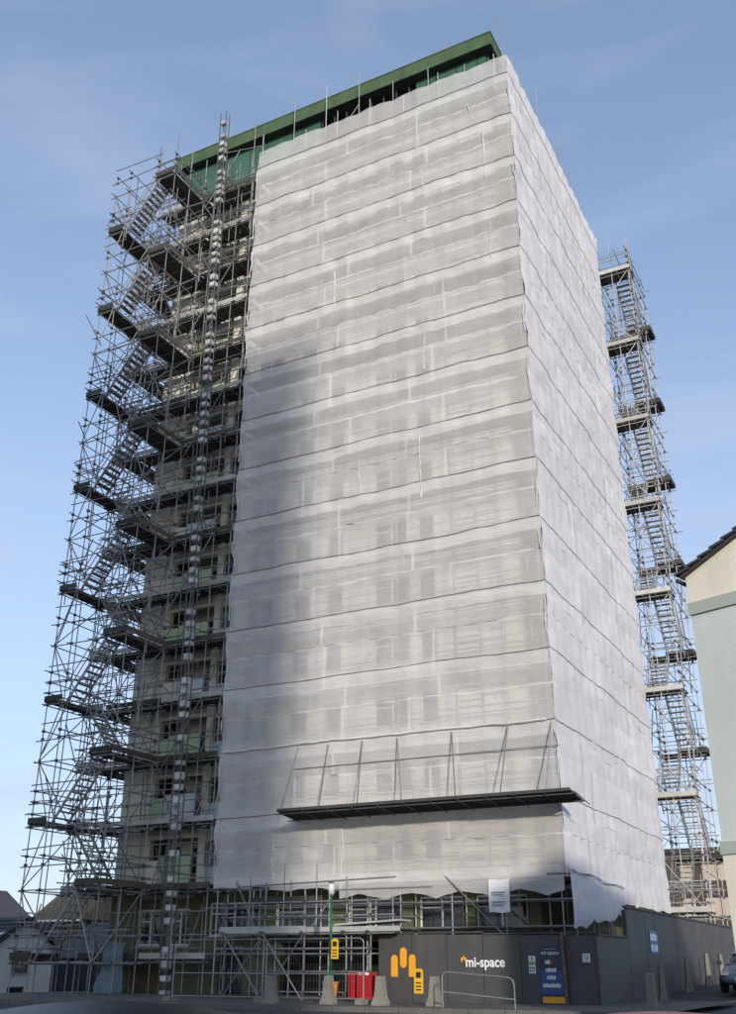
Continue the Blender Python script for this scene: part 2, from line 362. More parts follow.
def window(parent, h, t, at, key, name='window'):
    a0, a1, z0, z1 = h; ww = a1-a0; hh = z1-z0
    ck = (key, t, round(ww, 2), round(hh, 2))
    if ck not in WM:
        fm, pm = MB(), MB(); fw = .07
        def bx(mm, a, d, z, a2, d2, z2):
            p = at(a, d, z); q = at(a2, d2, z2); o_ = at(0, 0, 0)
            p = [p[i]-o_[i] for i in range(3)]; q = [q[i]-o_[i] for i in range(3)]
            mm.box([min(p[i], q[i]) for i in range(3)], [max(p[i], q[i]) for i in range(3)])
        d0, d1 = .10, .17
        bx(fm, 0, d0, 0, fw, d1, hh); bx(fm, ww-fw, d0, 0, ww, d1, hh); bx(fm, fw, d0, 0, ww-fw, d1, fw); bx(fm, fw, d0, hh-fw, ww-fw, d1, hh)
        if t in ('a', 'w', 's'):
            bx(fm, ww*.5-fw/2, d0, fw, ww*.5+fw/2, d1, hh-fw)
            bx(fm, fw, d0+.005, hh*.66-.03, ww*.5-fw/2, d1-.005, hh*.66+.03)
        if t == 'w':
            for q in (.25, .5, .75): bx(fm, fw, d0+.003, hh*q-.035, ww*.5-fw/2, d1-.003, hh*q+.035) if q != .75 else None; bx(fm, ww*.5+fw/2, d0+.003, hh*q-.035, ww-fw, d1-.003, hh*q+.035)
        if t == 'd': bx(fm, fw, d0, hh*.42, ww-fw, d1, hh*.42+.08)
        bx(pm, fw*.5, .135, fw*.5, ww-fw*.5, .15, hh-fw*.5)
        sm = MB(); bx(sm, -.05, -.06, -.06, ww+.05, .1, -.003)
        fmname = {'a': 'frame_white', 'b': 'frame_white', 'w': 'sign_grey', 'd': 'frame_brown', 's': 'frame_white', 'o': 'frame_brown'}[t]
        WM[ck] = (fm.mesh('window_frame', fmname), pm.mesh('pane', 'infill' if t == 'w' else 'glass'), sm.mesh('sill', 'slab'))
    f, p, s = WM[ck]; o_ = at(a0, 0, z0)
    o = add(name, f, parent, o_); add('pane', p, o, o_)
    if t != 'd': add('sill', s, o, o_)
    return o
fat = lambda a, d, z: (a, YF+d, z)
for h, t in win_specs: window(tb, h, t, fat, 'F', 'door' if t == 'd' else 'window')
for h in base_holes[:7]: window(tb, h, 'a', fat, 'F')
window(tb, base_holes[7], 'd', fat, 'F', 'door'); 
MB().box((-12.3, YF+2.2, .4), (-5.2, YF+2.25, 2.62)).box((-12.3, YF+.31, 2.63), (-5.2, YF+2.2, 2.66)).box((-12.34, YF+.31, .4), (-12.305, YF+2.2, 2.62)).box((-5.195, YF+.31, .4), (-5.16, YF+2.2, 2.62)).build('entrance_recess', 'dark', tb)  # near-black lining paints the entrance's deep shade into the recess
rat = lambda a, d, z: (XR-d, a, z)
for h in right_holes: window(tb, h, 's', rat, 'R')
# loggias on the left wing: back wall, slabs, coloured balustrade panels
wall_mesh(LOG[0], LOG[1], FL[0], Z1, [(-19.2, -18.5, z+.1, z+2.1) for z in FL if z+2.2 < Z1]+[(-18.0, -17.0, z+.9, z+2.1) for z in FL if z+2.2 < Z1], .2, lambda a, d, z: (a, YF+1.2+d, z)).build('loggia_wall', 'cream', tb)
lat = lambda a, d, z: (a, YF+1.2+d, z)
for z in FL:
    if z+2.2 < Z1:
        window(tb, (-19.2, -18.5, z+.1, z+2.1), 'd', lat, 'L', 'door'); window(tb, (-18.0, -17.0, z+.9, z+2.1), 'a', lat, 'L')
for k, z in enumerate(FL):
    bal = MB().box((LOG[0], YF-.12, z-.18), (LOG[1], YF+1.2, z+.004)).build('balcony', 'slab', tb)
    pc = ['panel_green', 'panel_blue', 'panel_green', 'panel_blue', 'panel_green'][k % 5]
    slab(bal, 'balustrade_panel', (-18.62, YF-.17, z+.42), (-17.82, YF-.14, z+1.52), pc)
    slab(bal, 'balustrade_panel', (-17.78, YF-.17, z+.42), (-16.96, YF-.14, z+1.52), pc)
    slab(bal, 'balustrade_panel', (-19.3, YF-.17, z+.42), (-18.66, YF-.14, z+1.4), 'panel_green' if k % 3 else 'infill')
    tube(bal, 'handrail', (-19.35, YF-.15, z+1.56), (-16.9, YF-.15, z+1.56), 'tube_dark', .025)
    tube(bal, 'rail_post', (-16.92, YF-.15, z+.0), (-16.92, YF-.15, z+1.6), 'tube_dark', .03)
    tube(bal, 'rail_post', (-17.8, YF-.12, z+.0), (-17.8, YF-.12, z+1.6), 'tube_dark', .02)
    slab(tb, 'door_guard_panel', (DOOR[0]-.05, YF-.06, z+.35), (DOOR[1]+.1, YF-.03, z+1.05), 'panel_blue')
# top storey: green cladding, dark louvre opening, overhanging roof
TZ = 46.05
x = XL+.05
while x < XR-.2:
    x1 = min(x+1.18, XR-.05)
    if not (-11.6 < (x+x1)/2 < -5.3): slab(tb, 'cladding_panel', (x, YF-.03, Z1-.15), (x1-.025, YF+.05, TZ), 'green_clad')
    x += 1.2
y = YF+.1
while y < YB-.2:
    slab(tb, 'cladding_panel', (XR-.05, y, Z1-.15), (XR+.03, min(y+1.18, YB), TZ), 'green_clad'); y += 1.2
MB().box((XL+.3, YF+.35, Z1), (XR-.3, YB-.3, TZ)).build('plant_room', 'dark', tb)
for i in range(9): slab(tb, 'louvre_post', (-11.5+i*.78, YF-.01, Z1-.1), (-11.42+i*.78, YF+.07, TZ), 'soffit')
RX0, RX1, RY0, RY1 = -21.55, -.98, .85, 15.9
rf = MB().box((RX0+.06, RY0+.06, TZ+.003), (RX1-.06, RY1-.06, TZ+.75)).build('roof', 'soffit', tb)
for nm, a, b_ in (('fascia', (RX0, RY0, TZ-.02), (RX1, RY0+.055, TZ+.82)), ('fascia', (RX0, RY1-.055, TZ-.02), (RX1, RY1, TZ+.82)),
                 ('fascia', (RX0, RY0+.057, TZ-.02), (RX0+.055, RY1-.057, TZ+.82)), ('fascia', (RX1-.055, RY0+.057, TZ-.02), (RX1, RY1-.057, TZ+.82))):
    slab(rf, nm, a, b_, 'green')
for i in range(8): slab(rf, 'fascia_joint_strip', (RX0+2.5*i+1.9, RY0-.012, TZ-.01), (RX0+2.5*i+1.96, RY0-.002, TZ+.81), 'green_clad')
slab(rf, 'parapet_cap', (RX0-.03, RY0-.03, TZ+.822), (RX1+.03, RY1+.03, TZ+.87), 'green')

# ------------------------------------------------------------------ scaffolds
def couplers(parent, pts, m='tube_dark'):
    b = MB()
    for p in pts:
        s = .055; b.box((p[0]-s, p[1]-s, p[2]-s), (p[0]+s, p[1]+s, p[2]+s))
    o = b.build('coupler', m, parent); o['kind'] = 'stuff'
    return o
OV = lambda: random.uniform(.12, .4)
# --- left wing, open (no netting)
ws = thing('access_scaffold', 'open tube scaffold with boarded lifts across the un-netted left wing of the tower', 'scaffold', (-18, .5, .6))
wx = [-21.35, -19.6, -17.7, -16.0, -15.0]; cp = []
for x in wx:
    for y in (0., 1.12):
        jx = random.uniform(-.03, .03)
        tube(ws, 'standard', (x+jx, y, ground_z(x, y)+.1), (x+jx, y, 42.6+random.choice((.4, 1.1, 1.9, 2.6))))
for x in (-17.62, -15.1): tube(ws, 'standard', (x, -.02, 38.5), (x, -.02, 46.6))
tube(ws, 'standard', (-20.3, 0, 39.5), (-20.3, 0, 45.6)); tube(ws, 'standard', (-20.0, .5, 39.5), (-20.0, .5, 45.8))
for k, z in enumerate(FL+[1.92]):
    zz = z
    for y in (0.03, 1.08):
        tube(ws, 'ledger', (wx[0]-OV(), y, zz-.02), (wx[-1]+.1+OV()*.4, y, zz-.02)); cp += [(x, y, zz-.02) for x in wx]
    for dz in (.5, 1.0): tube(ws, 'guard_rail', (wx[0]-OV(), -.05, zz+dz), (wx[-1]+.1, -.05, zz+dz))
    for dz in (1.5, 1.9):
        if random.random() < .75: tube(ws, 'ledger', (wx[0]-OV(), random.choice((-.05, 1.15)), zz+dz), (wx[-1]+.05, random.choice((-.05, 1.15)), zz+dz+random.uniform(-.03, .03)))
    for i in range(9):
        x = wx[0]+.25+i*.77; tube(ws, 'transom', (x, -.22, zz+.035), (x, 1.3, zz+.035))
    for s0, s1 in ((-21.55, -18.3), (-18.27, -14.95)):
        for i in range(5):
            y0 = .04+i*.232; dx = random.uniform(-.12, .12)
            slab(ws, 'board', (s0+dx, y0, zz+.065+random.uniform(0, .01)), (s1+dx*.3, y0+.205, zz+.105), 'board')
    slab(ws, 'toe_board', (-21.5, -.055, zz+.11), (-18.3, -.02, zz+.33), 'board_grey' if k % 3 else 'board')
    slab(ws, 'toe_board', (-18.25, -.055, zz+.11), (-14.95, -.02, zz+.33), 'board_grey' if k % 2 else 'board')
    i = k % 3
    if zz > 3: tube(ws, 'brace', (wx[i], -.09, zz+.05), (wx[i+1], -.09, zz+FP+.05)); 
    if zz > 3 and k % 2: tube(ws, 'brace', (wx[4-i], 1.2, zz+.05), (wx[3-i], 1.2, zz+FP+.05))
    for x in wx[1:4]:
        if random.random() < .5: tube(ws, 'brace', (x+.06, -.05, zz+.1), (x+.06, 1.15, zz+FP-.1))
    if k % 2 == 0 and zz > 4: tube(ws, 'tie_tube', (-16.6, -1.3, zz+.7), (-16.6, 1.3, zz+.7))
random.seed(33)
for k, z in enumerate(FL):
    for q in range(4):
        x = random.uniform(-21.2, -15.2); y = random.uniform(-.1, 1.1); tube(ws, 'puncheon', (x, y, z-random.uniform(.2, .9)), (x+random.uniform(-.04, .04), y, z+random.uniform(.9, 2.2)))
    for q in range(2):
        x = random.uniform(-21, -16.4); tube(ws, 'brace', (x, random.choice((-.08, 1.2)), z+random.uniform(-.3, .3)), (x+random.uniform(-1.4, 1.4), random.choice((-.08, 1.2)), z+random.uniform(1.2, 2.5)))
    for q in range(3):
        x = random.uniform(-21, -16.6); l_ = random.uniform(.5, 1.6); y = random.uniform(.0, .8); slab(ws, 'spare_board', (x, y, z+.12), (x+l_, y+random.uniform(.15, .3), z+random.uniform(.16, .42)), random.choice(('board_pale', 'board_grey', 'infill')))
couplers(ws, cp)
# small stacks of light material left on the lifts
# --- left return round the end wall
ls = thing('return_scaffold', 'narrow tube scaffold returning round the left end wall of the tower', 'scaffold', (-22.2, 2.2, .6)); cp = []
for x in (-22.75, -21.55):
    for y in (-.1, 2.1, 4.3):
        tube(ls, 'standard', (x, y, -.4), (x, y, 42+random.uniform(0, 2)))
for k, z in enumerate(FL):
    if z > 41: continue
    for x in (-22.75, -21.55): tube(ls, 'ledger', (x-.03, -.1-OV(), z-.02), (x-.03, 4.3+OV(), z-.02)); cp += [(x-.03, y, z-.02) for y in (-.1, 2.1, 4.3)]
    for y in (-.1, 2.1, 4.3): tube(ls, 'transom', (-22.75-OV(), y, z+.03), (-21.3, y, z+.03)); cp.append((-22.75, y, z+.03))
    for dz in (.5, 1.0):
        tube(ls, 'guard_rail', (-22.8, -.1-OV(), z+dz), (-22.8, 4.3+OV(), z+dz)); tube(ls, 'guard_rail', (-22.75-OV(), -.15, z+dz), (-21.3, -.15, z+dz))
    for i in range(5): slab(ls, 'board', (-22.7+i*.232, -.2, z+.065), (-22.495+i*.232, 4.3, z+.105), 'board')
    slab(ls, 'toe_board', (-22.75, -.255, z+.11), (-21.5, -.22, z+.38), 'board_pale')
    tube(ls, 'brace', (-22.85, -.1, z+.05), (-22.85, 2.1, z+FP)) if k % 2 else tube(ls, 'brace', (-22.85, 2.1, z+.05), (-22.85, -.1, z+FP))
couplers(ls, cp)

# --- stair towers
def stair_tower(name, label, P, u, v, a_lv, b_lv, zbase, zt, seed, dark_a=True, group=None, base=(0, 0, 0), outer=True, tm='tube', toe_b='board', jut=.12):
    """u: four stations along the run, v: two stations across; a_lv landings between u0-u1, b_lv between u2-u3"""
    random.seed(seed)
    t = thing(name, label, 'stair tower', base, group); cp = []
    vm = (v[0]+v[1])/2
    for i, uu in enumerate(u):
        for vv in (v[0], vm, v[1]):
            if vv == vm and i in (1, 2): continue
            tube(t, 'standard', P(uu, vv, zbase), P(uu, vv, zt[i]+random.uniform(-.3, .9)), tm)
    def boards(n_u0, n_u1, z, lbl, ex=.12):
        nb = int((n_u1-n_u0)/.232)
        for k in range(nb):
            a = P(n_u0+k*.232, v[0]-.12, z+.05); b_ = P(n_u0+k*.232+.212, v[1]+ex, z+.09)
            slab(t, 'board', [min(a[i], b_[i]) for i in range(3)], [max(a[i], b_[i]) for i in range(3)], lbl)
        for kk in range(4):
            vv = v[0]+(v[1]-v[0])*kk/3.; tube(t, 'transom', P(n_u0-.12, vv, z+.02), P(n_u1+OV(), vv, z+.02), tm)
        def toe(ua, va, ub, vb, mm):
            a = P(ua, va, z+.092); b_ = P(ub, vb, z+.33)
            slab(t, 'toe_board', [min(a[i], b_[i]) for i in range(3)], [max(a[i], b_[i]) for i in range(3)], mm)
        return toe
    for z in a_lv:
        toe = boards(u[0]-.06, u[1]+.05, z, 'board'); 
        toe(u[0]-.10, v[0]-.12, u[0]-.065, v[1]+.12, 'fan_board' if dark_a else 'board_pale'); toe(u[0]-.06, v[0]-.16, u[1], v[0]-.125, 'fan_board')
        for dz in (.5, 1.0, 1.45):
            tube(t, 'guard_rail', P(u[0]-.04, v[0]-OV(), z+dz), P(u[0]-.04, v[1]+OV(), z+dz), tm); cp += [P(u[0], v[0], z+dz), P(u[0], v[1], z+dz)]
            tube(t, 'guard_rail', P(u[0]-OV(), v[0]-.04, z+dz), P(u[1]+OV(), v[0]-.04, z+dz), tm); tube(t, 'guard_rail', P(u[0]-OV(), v[1]+.04, z+dz), P(u[1]+OV(), v[1]+.04, z+dz), tm)
    for z in b_lv:
        toe = boards(u[2]-.05, u[3]+.06, z, 'board', jut)
        toe(u[3]+.065, v[0]-.12, u[3]+.10, v[1]+.12, toe_b); toe(u[2], v[0]-.16, u[3]+.06, v[0]-.125, 'fan_board'); toe(u[2]-.09, v[0]+(.9 if jut > .2 else 99), u[2]-.055, v[1]+(jut if jut > .2 else 99), 'fan_board') if jut > .2 else None; toe(u[2]-.05, v[1]+jut+.002, u[3]+.06, v[1]+jut+.03, 'fan_board') if jut > .2 else None
        for dz in (.5, 1.0):
            tube(t, 'guard_rail', P(u[3]+.04, v[0]-OV(), z+dz), P(u[3]+.04, v[1]+OV(), z+dz), tm); cp += [P(u[3], v[0], z+dz), P(u[3], v[1], z+dz)]
            tube(t, 'guard_rail', P(u[2]-OV(), v[0]-.04, z+dz), P(u[3]+OV(), v[0]-.04, z+dz), tm); tube(t, 'guard_rail', P(u[2]-OV(), v[1]+.04, z+dz), P(u[3]+OV(), v[1]+.04, z+dz), tm)
    lv = sorted(list(a_lv)+list(b_lv))
    for z in lv:
        for vv in v:
            tube(t, 'ledger', P(u[0]-OV(), vv+.03, z-.03), P(u[3]+OV(), vv+.03, z-.03), tm); cp += [P(uu, vv, z-.03) for uu in u]
            tube(t, 'ledger', P(u[0]-OV(), vv-.03, z+.95+random.uniform(-.1, .1)), P(u[3]+OV(), vv-.03, z+.95), tm); cp += [P(uu, vv, z+.95) for uu in u]
            if random.random() < .8: tube(t, 'ledger', P(u[0]-OV(), vv-.03, z+1.75+random.uniform(-.2, .2)), P(u[random.choice((1, 2, 3))]+OV(), vv-.03, z+1.75), tm)
        for uu in (u[0], u[1], u[2], u[3]):
            tube(t, 'transom', P(uu+.03, v[0]-OV(), z-.08), P(uu+.03, v[1]+OV(), z-.08), tm)
            if random.random() < .8: tube(t, 'transom', P(uu+.03, v[0]-OV(), z+1.3), P(uu+.03, v[1]+OV(), z+1.3), tm); cp.append(P(uu, v[0], z+1.3))
    for k in range(len(lv)-1):
        z0, z1 = lv[k], lv[k+1]
        f = (0, 1) if k % 2 else (1, 0)
        tube(t, 'brace', P(u[0]-.05, v[f[0]], z0), P(u[0]-.05, v[f[1]], z1), tm); tube(t, 'brace', P(u[3]+.05, v[f[1]], z0), P(u[3]+.05, v[f[0]], z1), tm)
        tube(t, 'brace', P(u[f[0]], v[0]-.06, z0), P(u[f[1]], v[0]-.06, z1), tm); tube(t, 'brace', P(u[2+f[0]], v[0]-.06, z0), P(u[2+f[1]], v[0]-.06, z1), tm)
        tube(t, 'brace', P(u[f[1]], v[1]+.06, z0), P(u[f[0]], v[1]+.06, z1), tm)
    # extra lacing, puncheons and odd lengths
    for k, z in enumerate(lv):
        for q in range(3):
            ua = random.uniform(u[0], u[3]-.8); vv = random.choice((v[0]-.07, v[1]+.07)); tube(t, 'lacing_tube', P(ua, vv, z+random.uniform(-.4, .6)), P(ua+random.uniform(.3, 1.5)*random.choice((-1, 1)), vv, z+random.uniform(1.3, 2.7)), random.choice((tm, 'tube_dark', 'rust')))
        for q in range(2):
            uu = random.choice(u)+random.uniform(.08, .3); vv = random.choice((v[0], v[1], vm)); tube(t, 'puncheon', P(uu, vv, z-random.uniform(.1, .6)), P(uu, vv, z+random.uniform(1.1, 2.6)), random.choice((tm, tm, 'tube_dark')))
        vv = random.uniform(v[0]+.2, v[1]-.2); tube(t, 'ledger', P(u[0]-OV(), vv, z+random.uniform(.9, 1.6)), P(u[3]+OV(), vv, z+random.uniform(.9, 1.6)), tm)
    # flights
    for z in a_lv:
        for zb, v0, v1 in ((min([q for q in b_lv if q > z], default=None), v[0]+.15, v[0]+1.05), (max([q for q in b_lv if q < z], default=None), v[1]-1.05, v[1]-.15)):
            if zb is None: continue
            ua, ub = u[1]+.03, u[2]-.03
            s = MB()
            for vv in (v0, v1):
                a = Vector(P(ua, vv, z+.05)); b_ = Vector(P(ub, vv, zb+.05)); d = Vector((0, 0, .09)); wv = Vector(P(0, .025, 0))-Vector(P(0, 0, 0))
                s.prism([a-d-wv, b_-d-wv, b_+d-wv, a+d-wv], wv*2)
            fl = s.build('stair_flight', tm, t)
            n = 10
            for q in range(1, n+1):
                f = q/(n+.6); uu = ua+(ub-ua)*f; zz = z+.05+(zb-z)*f
                a = P(uu-.11, v0+.03, zz-.02); b_ = P(uu+.11, v1-.03, zz+.02)
                slab(fl, 'tread', [min(a[i], b_[i]) for i in range(3)], [max(a[i], b_[i]) for i in range(3)], 'board_grey')
            for vv in (v0-.03, v1+.03):
                for dz in (.55, 1.0): tube(fl, 'handrail', P(ua, vv, z+dz), P(ub, vv, zb+dz), tm if dz < .8 else 'tube_pale', .024)
    couplers(t, cp)
    return t
PL = lambda u_, v_, z_: (u_, v_, z_)
PR = lambda u_, v_, z_: (v_, u_, z_)
A_LV = [38.3-5.2*j for j in range(8)]; B_LV = [41.0-5.2*j for j in range(8)]
stair_tower('stair_tower', 'tall scaffold stair tower with stacked dark landings at the left end of the block', PL,
            [-22.0, -21.05, -19.1, -17.9], [-3.25, -.65], A_LV, B_LV, .7, (40.6, 41.2, 43.0, 43.4), 11, True, 'scaffold stair towers', (-20, -2, .7))
RN = [40.8-5.25*j for j in range(8)]; RF = [38.2-5.25*j for j in range(7)]
stair_tower('stair_tower', 'tall scaffold stair tower beyond the right netted face, next to the cream gable house', PR,
            [16.0, 17.05, 19.2, 20.5], [-.18, 1.87], RN, RF, .6, (43.0, 42.6, 40.6, 40.4), 12, False, 'scaffold stair towers', (1, 18.5, 1), True, 'tube_pale', 'fan_board', .32)
random.seed(21)
# --- scaffold behind the netting
def netted_scaffold(name, label, P, u0, u1, nb, base, din):
    t = thing(name, label, 'scaffold', base); step = (u1-u0)/nb; us = [u0+.12+(u1-u0-.24)*i/nb for i in range(nb+1)]
    for i, uu in enumerate(us):
        for vv, dd in ((.09, 0), (din, .12)):
            top = random.choice((44.4, 45.2, 46.2, 46.9)) if vv < .5 else 44+random.uniform(0, 2.3)
            tube(t, 'standard', P(uu+dd, vv, .5), P(uu+dd, vv, top), 'tube_pale')
    for z in FL:
        for vv in (.12, din-.04):
            tube(t, 'ledger', P(u0, vv, z), P(u1, vv, z))
            tube(t, 'guard_rail', P(u0, vv, z+1.0), P(u1, vv, z+1.0))
        for uu in us: tube(t, 'transom', P(uu+.06, .03, z+.05), P(uu+.06, din+.15, z+.05))
        n = max(2, round((u1-u0)/4.9)); sg = (u1-u0)/n
        for s in range(n):
            for i in range(4):
                a = P(u0+s*sg+.02, .16+i*.235, z+.08); b_ = P(u0+(s+1)*sg-.02, .375+i*.235, z+.118)
                slab(t, 'board', [min(a[q], b_[q]) for q in range(3)], [max(a[q], b_[q]) for q in range(3)], 'board')
        k = FL.index(z); i = k % (nb-1)
        tube(t, 'brace', P(us[i], .05, z), P(us[i+1], .05, z+FP)); 
    return t
PF = lambda u_, v_, z_: (u_, v_, z_)
fs = netted_scaffold('netted_scaffold', 'tube scaffold behind the white netting on the wide front face', PF, -14.7, -.05, 7, (-7.4, .6, .6), 1.15)
PSd = lambda u_, v_, z_: (-v_, u_, z_)
netted_scaffold('netted_scaffold', 'tube scaffold behind the white netting on the narrow right face', PSd, 1.3, 15.9, 7, (-.6, 8.5, 1), 1.1)
rs = thing('rear_return_scaffold', 'dark boarded scaffold corner between the right netting and the right stair tower', 'scaffold', (-.7, 17.2, 1))
for x in (-1.7, -.45):
    for y in (16.15, 17.45): tube(rs, 'standard', (x, y, .6), (x, y, 41.5+random.uniform(0, 1)), 'tube_pale')
for z in FL[:-1]:
    for i in range(5): slab(rs, 'board', (-1.75, 16.15+i*.26, z+.07), (-.37, 16.37+i*.26, z+.11), 'board')
    slab(rs, 'toe_board', (-.365, 16.15, z+.11), (-.33, 17.45, z+.5), 'fan_board'); tube(rs, 'guard_rail', (-.42, 16.0, z+1), (-.42, 17.75, z+1), 'tube_pale'); tube(rs, 'ledger', (-.42, 16.0, z), (-.42, 17.75, z), 'tube_pale')
    tube(rs, 'brace', (-.35, 16.15, z), (-.35, 17.45, z+FP), 'tube_pale')
# long raker tubes and extra lacing in the open zone below the net
for i, (x0, x1) in enumerate(((-4.6, -1.9), (-13.6, -12.0), (-8.6, -10.2))):
    tube(fs, 'raker', (x0, -.1, 4.9), (x1, -.55, 2.55), 'tube', .03)
for z in (2.2, 3.05, 3.9):
    for y in (.05, 1.1): tube(fs, 'ledger', (-15.2, y, z), (.2, y, z))
for i in range(5): slab(fs, 'board', (-14.6, .16+i*.22, 2.98), (-.1, .36+i*.22, 3.02), 'board')

# ------------------------------------------------------------------ netting
random.seed(5)
NL = [10.1+2.7*k for k in range(-2, 13)]          # 4.7 .. 42.5
def seam(face, k, a): return .07*nv(a*.33, k*7.3, face*31)+.03*nv(a*1.4, k*3.1, face*17)-.03
def outw(face, a, z):
    return .06*nv(a*.35, z*.5, face*9)+.05*nv(a*.9+3, z*1.0, face*5)+.022*nv(a*2.6, z*2.2, face*3)+.012*nv(a*5.5, z*4.5, 2)
def netP(face, a, o_, z): return (a, -o_, z) if face == 0 else (o_, a, z)
def net_sheet(parent, face, a0, a1, top, bot, layer, bulge, matn, left=None, right=None, name='net_sheet'):
    na = max(6, int((a1-a0)/.2)); nzr = 9; b = MB()
    for j in range(nzr+1):
        t = j/nzr
        for i in range(na+1):
            a = a0+(a1-a0)*i/na
            zt_, zb_ = top(a), bot(a); z = zb_+(zt_-zb_)*t
            aa = a
            if left and i == 0: aa = left(z)
            if right and i == na: aa = right(z)
            ties = .035*abs(math.sin(a*math.pi/1.05))
            o_ = .05+layer+bulge*math.sin(math.pi*t)*(.6+.5*nv(a*.5, z*.2, 4+face))+outw(face, a, z)+ties*(1-t)+1.6*ties*t**4
            b.v.append(netP(face, aa, max(.02, o_), z))
    for j in range(nzr):
        for i in range(na): b.f.append((j*(na+1)+i, j*(na+1)+i+1, (j+1)*(na+1)+i+1, (j+1)*(na+1)+i))
    return b.build(name, matn, parent, smooth=True, fix=False)
def rope(parent, face, k, zf, a0, a1, r=.02, m_='rope', off=.1):
    pts = []; n = int((a1-a0)/.25)
    for i in range(n+1):
        a = a0+(a1-a0)*i/n; z = zf(a); pts.append(netP(face, a, .07+off+outw(face, a, z), z))
    return MB().path(pts, r).build('tie_rope', m_, parent, smooth=True)
def netting(face, A0, A1, ncol, label, base, matn, group):
    t = thing('debris_netting', label, 'netting', base, group)
    le = (lambda z: A0+.10*nv(z*.8, 3)+.07*math.cos(z*2*math.pi/2.7)) if face == 0 else (lambda z: A0)
    re = (lambda z: A1) if face == 0 else (lambda z: A1+.10*nv(z*.8, 9)+.1*math.cos(z*2*math.pi/2.7))
    for k in range(len(NL)):
        # main seam at NL[k]; this loop makes the cloth hanging below it (two widths per storey) 
        topf = (lambda a, k=k: NL[k]+seam(face, k, a)+.02)
        if k == 0: continue
        midz = NL[k]-1.38
        wob = lambda a, k=k: midz+.05*nv(a*.5, k*2.2, 50+face)+.10*nv(a*1.9, k*5.1, 60+face)
        midtop = lambda a, k=k: midz+.035+.05*nv(a*.5, k*2.2, 50+face)+.07*nv(a*1.5+9, k*4.1, 70+face)
        botf = (lambda a, k=k: NL[k-1]+seam(face, k-1, a)-.52+.06*nv(a*1.1, k*1.7, 80))
        for half in (0, 1):
            cuts = [A0]+sorted(A0+(A1-A0)*(i+random.uniform(-.25, .25))/ncol for i in range(1, ncol))+[A1]
            for i in range(ncol):
                l_, r_ = cuts[i]-(.06 if i else 0), cuts[i+1]+(.06 if i < ncol-1 else 0)
                lay = .012*(i % 2)+(.0 if half == 0 else .03)
                net_sheet(t, face, l_, r_, topf if half == 0 else midtop, wob if half == 0 else (botf if k > 1 else lambda a: 4.62+.05*nv(a*1.2)), lay, .07 if half == 0 else .05, matn,
                          le if i == 0 else None, re if i == ncol-1 else None)
        rope(t, face, k, topf, A0, A1, .015 if face == 0 else .011, off=.075)
        if k % 3 == 1: rope(t, face, k, lambda a: midtop(a)+.0, A0+1, A1-2, .007, off=.05)
    # top strip up to the hem
    toph = lambda a: 43.72+.07*math.sin(a*math.pi/2.1)**2-.05+.05*nv(a*.6, 2)
    net_sheet(t, face, A0, A1, toph, lambda a: NL[-1]+seam(face, len(NL)-1, a)-.5, .03, .03, matn, le, re)
    return t
GN = 'white debris netting on the tower'
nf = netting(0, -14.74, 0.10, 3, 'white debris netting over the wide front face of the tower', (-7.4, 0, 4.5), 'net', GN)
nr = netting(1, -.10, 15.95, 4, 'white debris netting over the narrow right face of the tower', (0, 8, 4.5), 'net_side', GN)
# lowest hem of the front: three pieces, scalloped
for a0, a1, zz, sc in ((-14.7, -11.85, 4.55, .12), (-11.95, -8.7, 4.42, .10), (-8.8, .0, 4.02, .20)):
    net_sheet(nf, 0, a0, a1, lambda a: 5.0, lambda a, zz=zz, sc=sc: zz+sc*abs(math.sin((a+.6)*math.pi/2.1))+.05*nv(a*2.2, 7), .06, .03, 'net')
# hems, corner strip, loose torn strips
def hem(parent, face, a, z0, z1, wdt, seed, matn='net_hem', name='loose_strip', o0=.12):
    b = MB(); n = max(4, int((z1-z0)/.16))
    for j in range(n+1):
        z = z0+(z1-z0)*j/n; wv = wdt*(.25+1.6*abs(nv(z*1.9, seed)))
        c = a+.16*nv(z*.9, seed*3.3)+.05*nv(z*3.1, seed*1.7)
        for s in (-1, 0, 1): b.v.append(netP(face, c+s*wv/2, o0+outw(face, c, z)+(.05 if s == 0 else 0)+.05*nv(z*3, seed, s), z))
    for j in range(n):
        for s in range(2): b.f.append((j*3+s, j*3+s+1, j*3+s+4, j*3+s+3))
    return b.build(name, matn, parent, smooth=True, fix=False)
for i, (x, z0, z1) in enumerate(((-1.35, 36.3, 39.2), (-1.3, 31.5, 33.6), (-9.6, 31.4, 33.6), (-4.7, 36.5, 38.2), (-8.05, 20.9, 22.6), (-5.1, 20.1, 23.5), (-4.8, 26.5, 29.2), (-2.0, 40.2, 41.4), (-11.9, 4.7, 7.3), (-8.75, 4.4, 7.4))):
    hem(nf, 0, x, z0, z1, .10, i+1)
for k in range(14):
    z = 4.75+2.7*k; hem(nf, 0, -14.72, z+random.uniform(0, .6), z+random.uniform(1.6, 2.9), .07, 77+k, name='edge_hem')
    if k % 2 or random.random() < .5: hem(nf, 0, .05, z+random.uniform(0, .8), z+random.uniform(1.2, 2.6), .06, 107+k, name='edge_hem')
for i, (y, z0, z1) in enumerate(((3.6, 33.0, 35.2), (4.4, 18.2, 20.6), (7.0, 4.5, 6.4), (1.0, 40.5, 41.6), (10.2, 27, 28))): hem(nr, 1, y, z0, z1, .16, i+31)
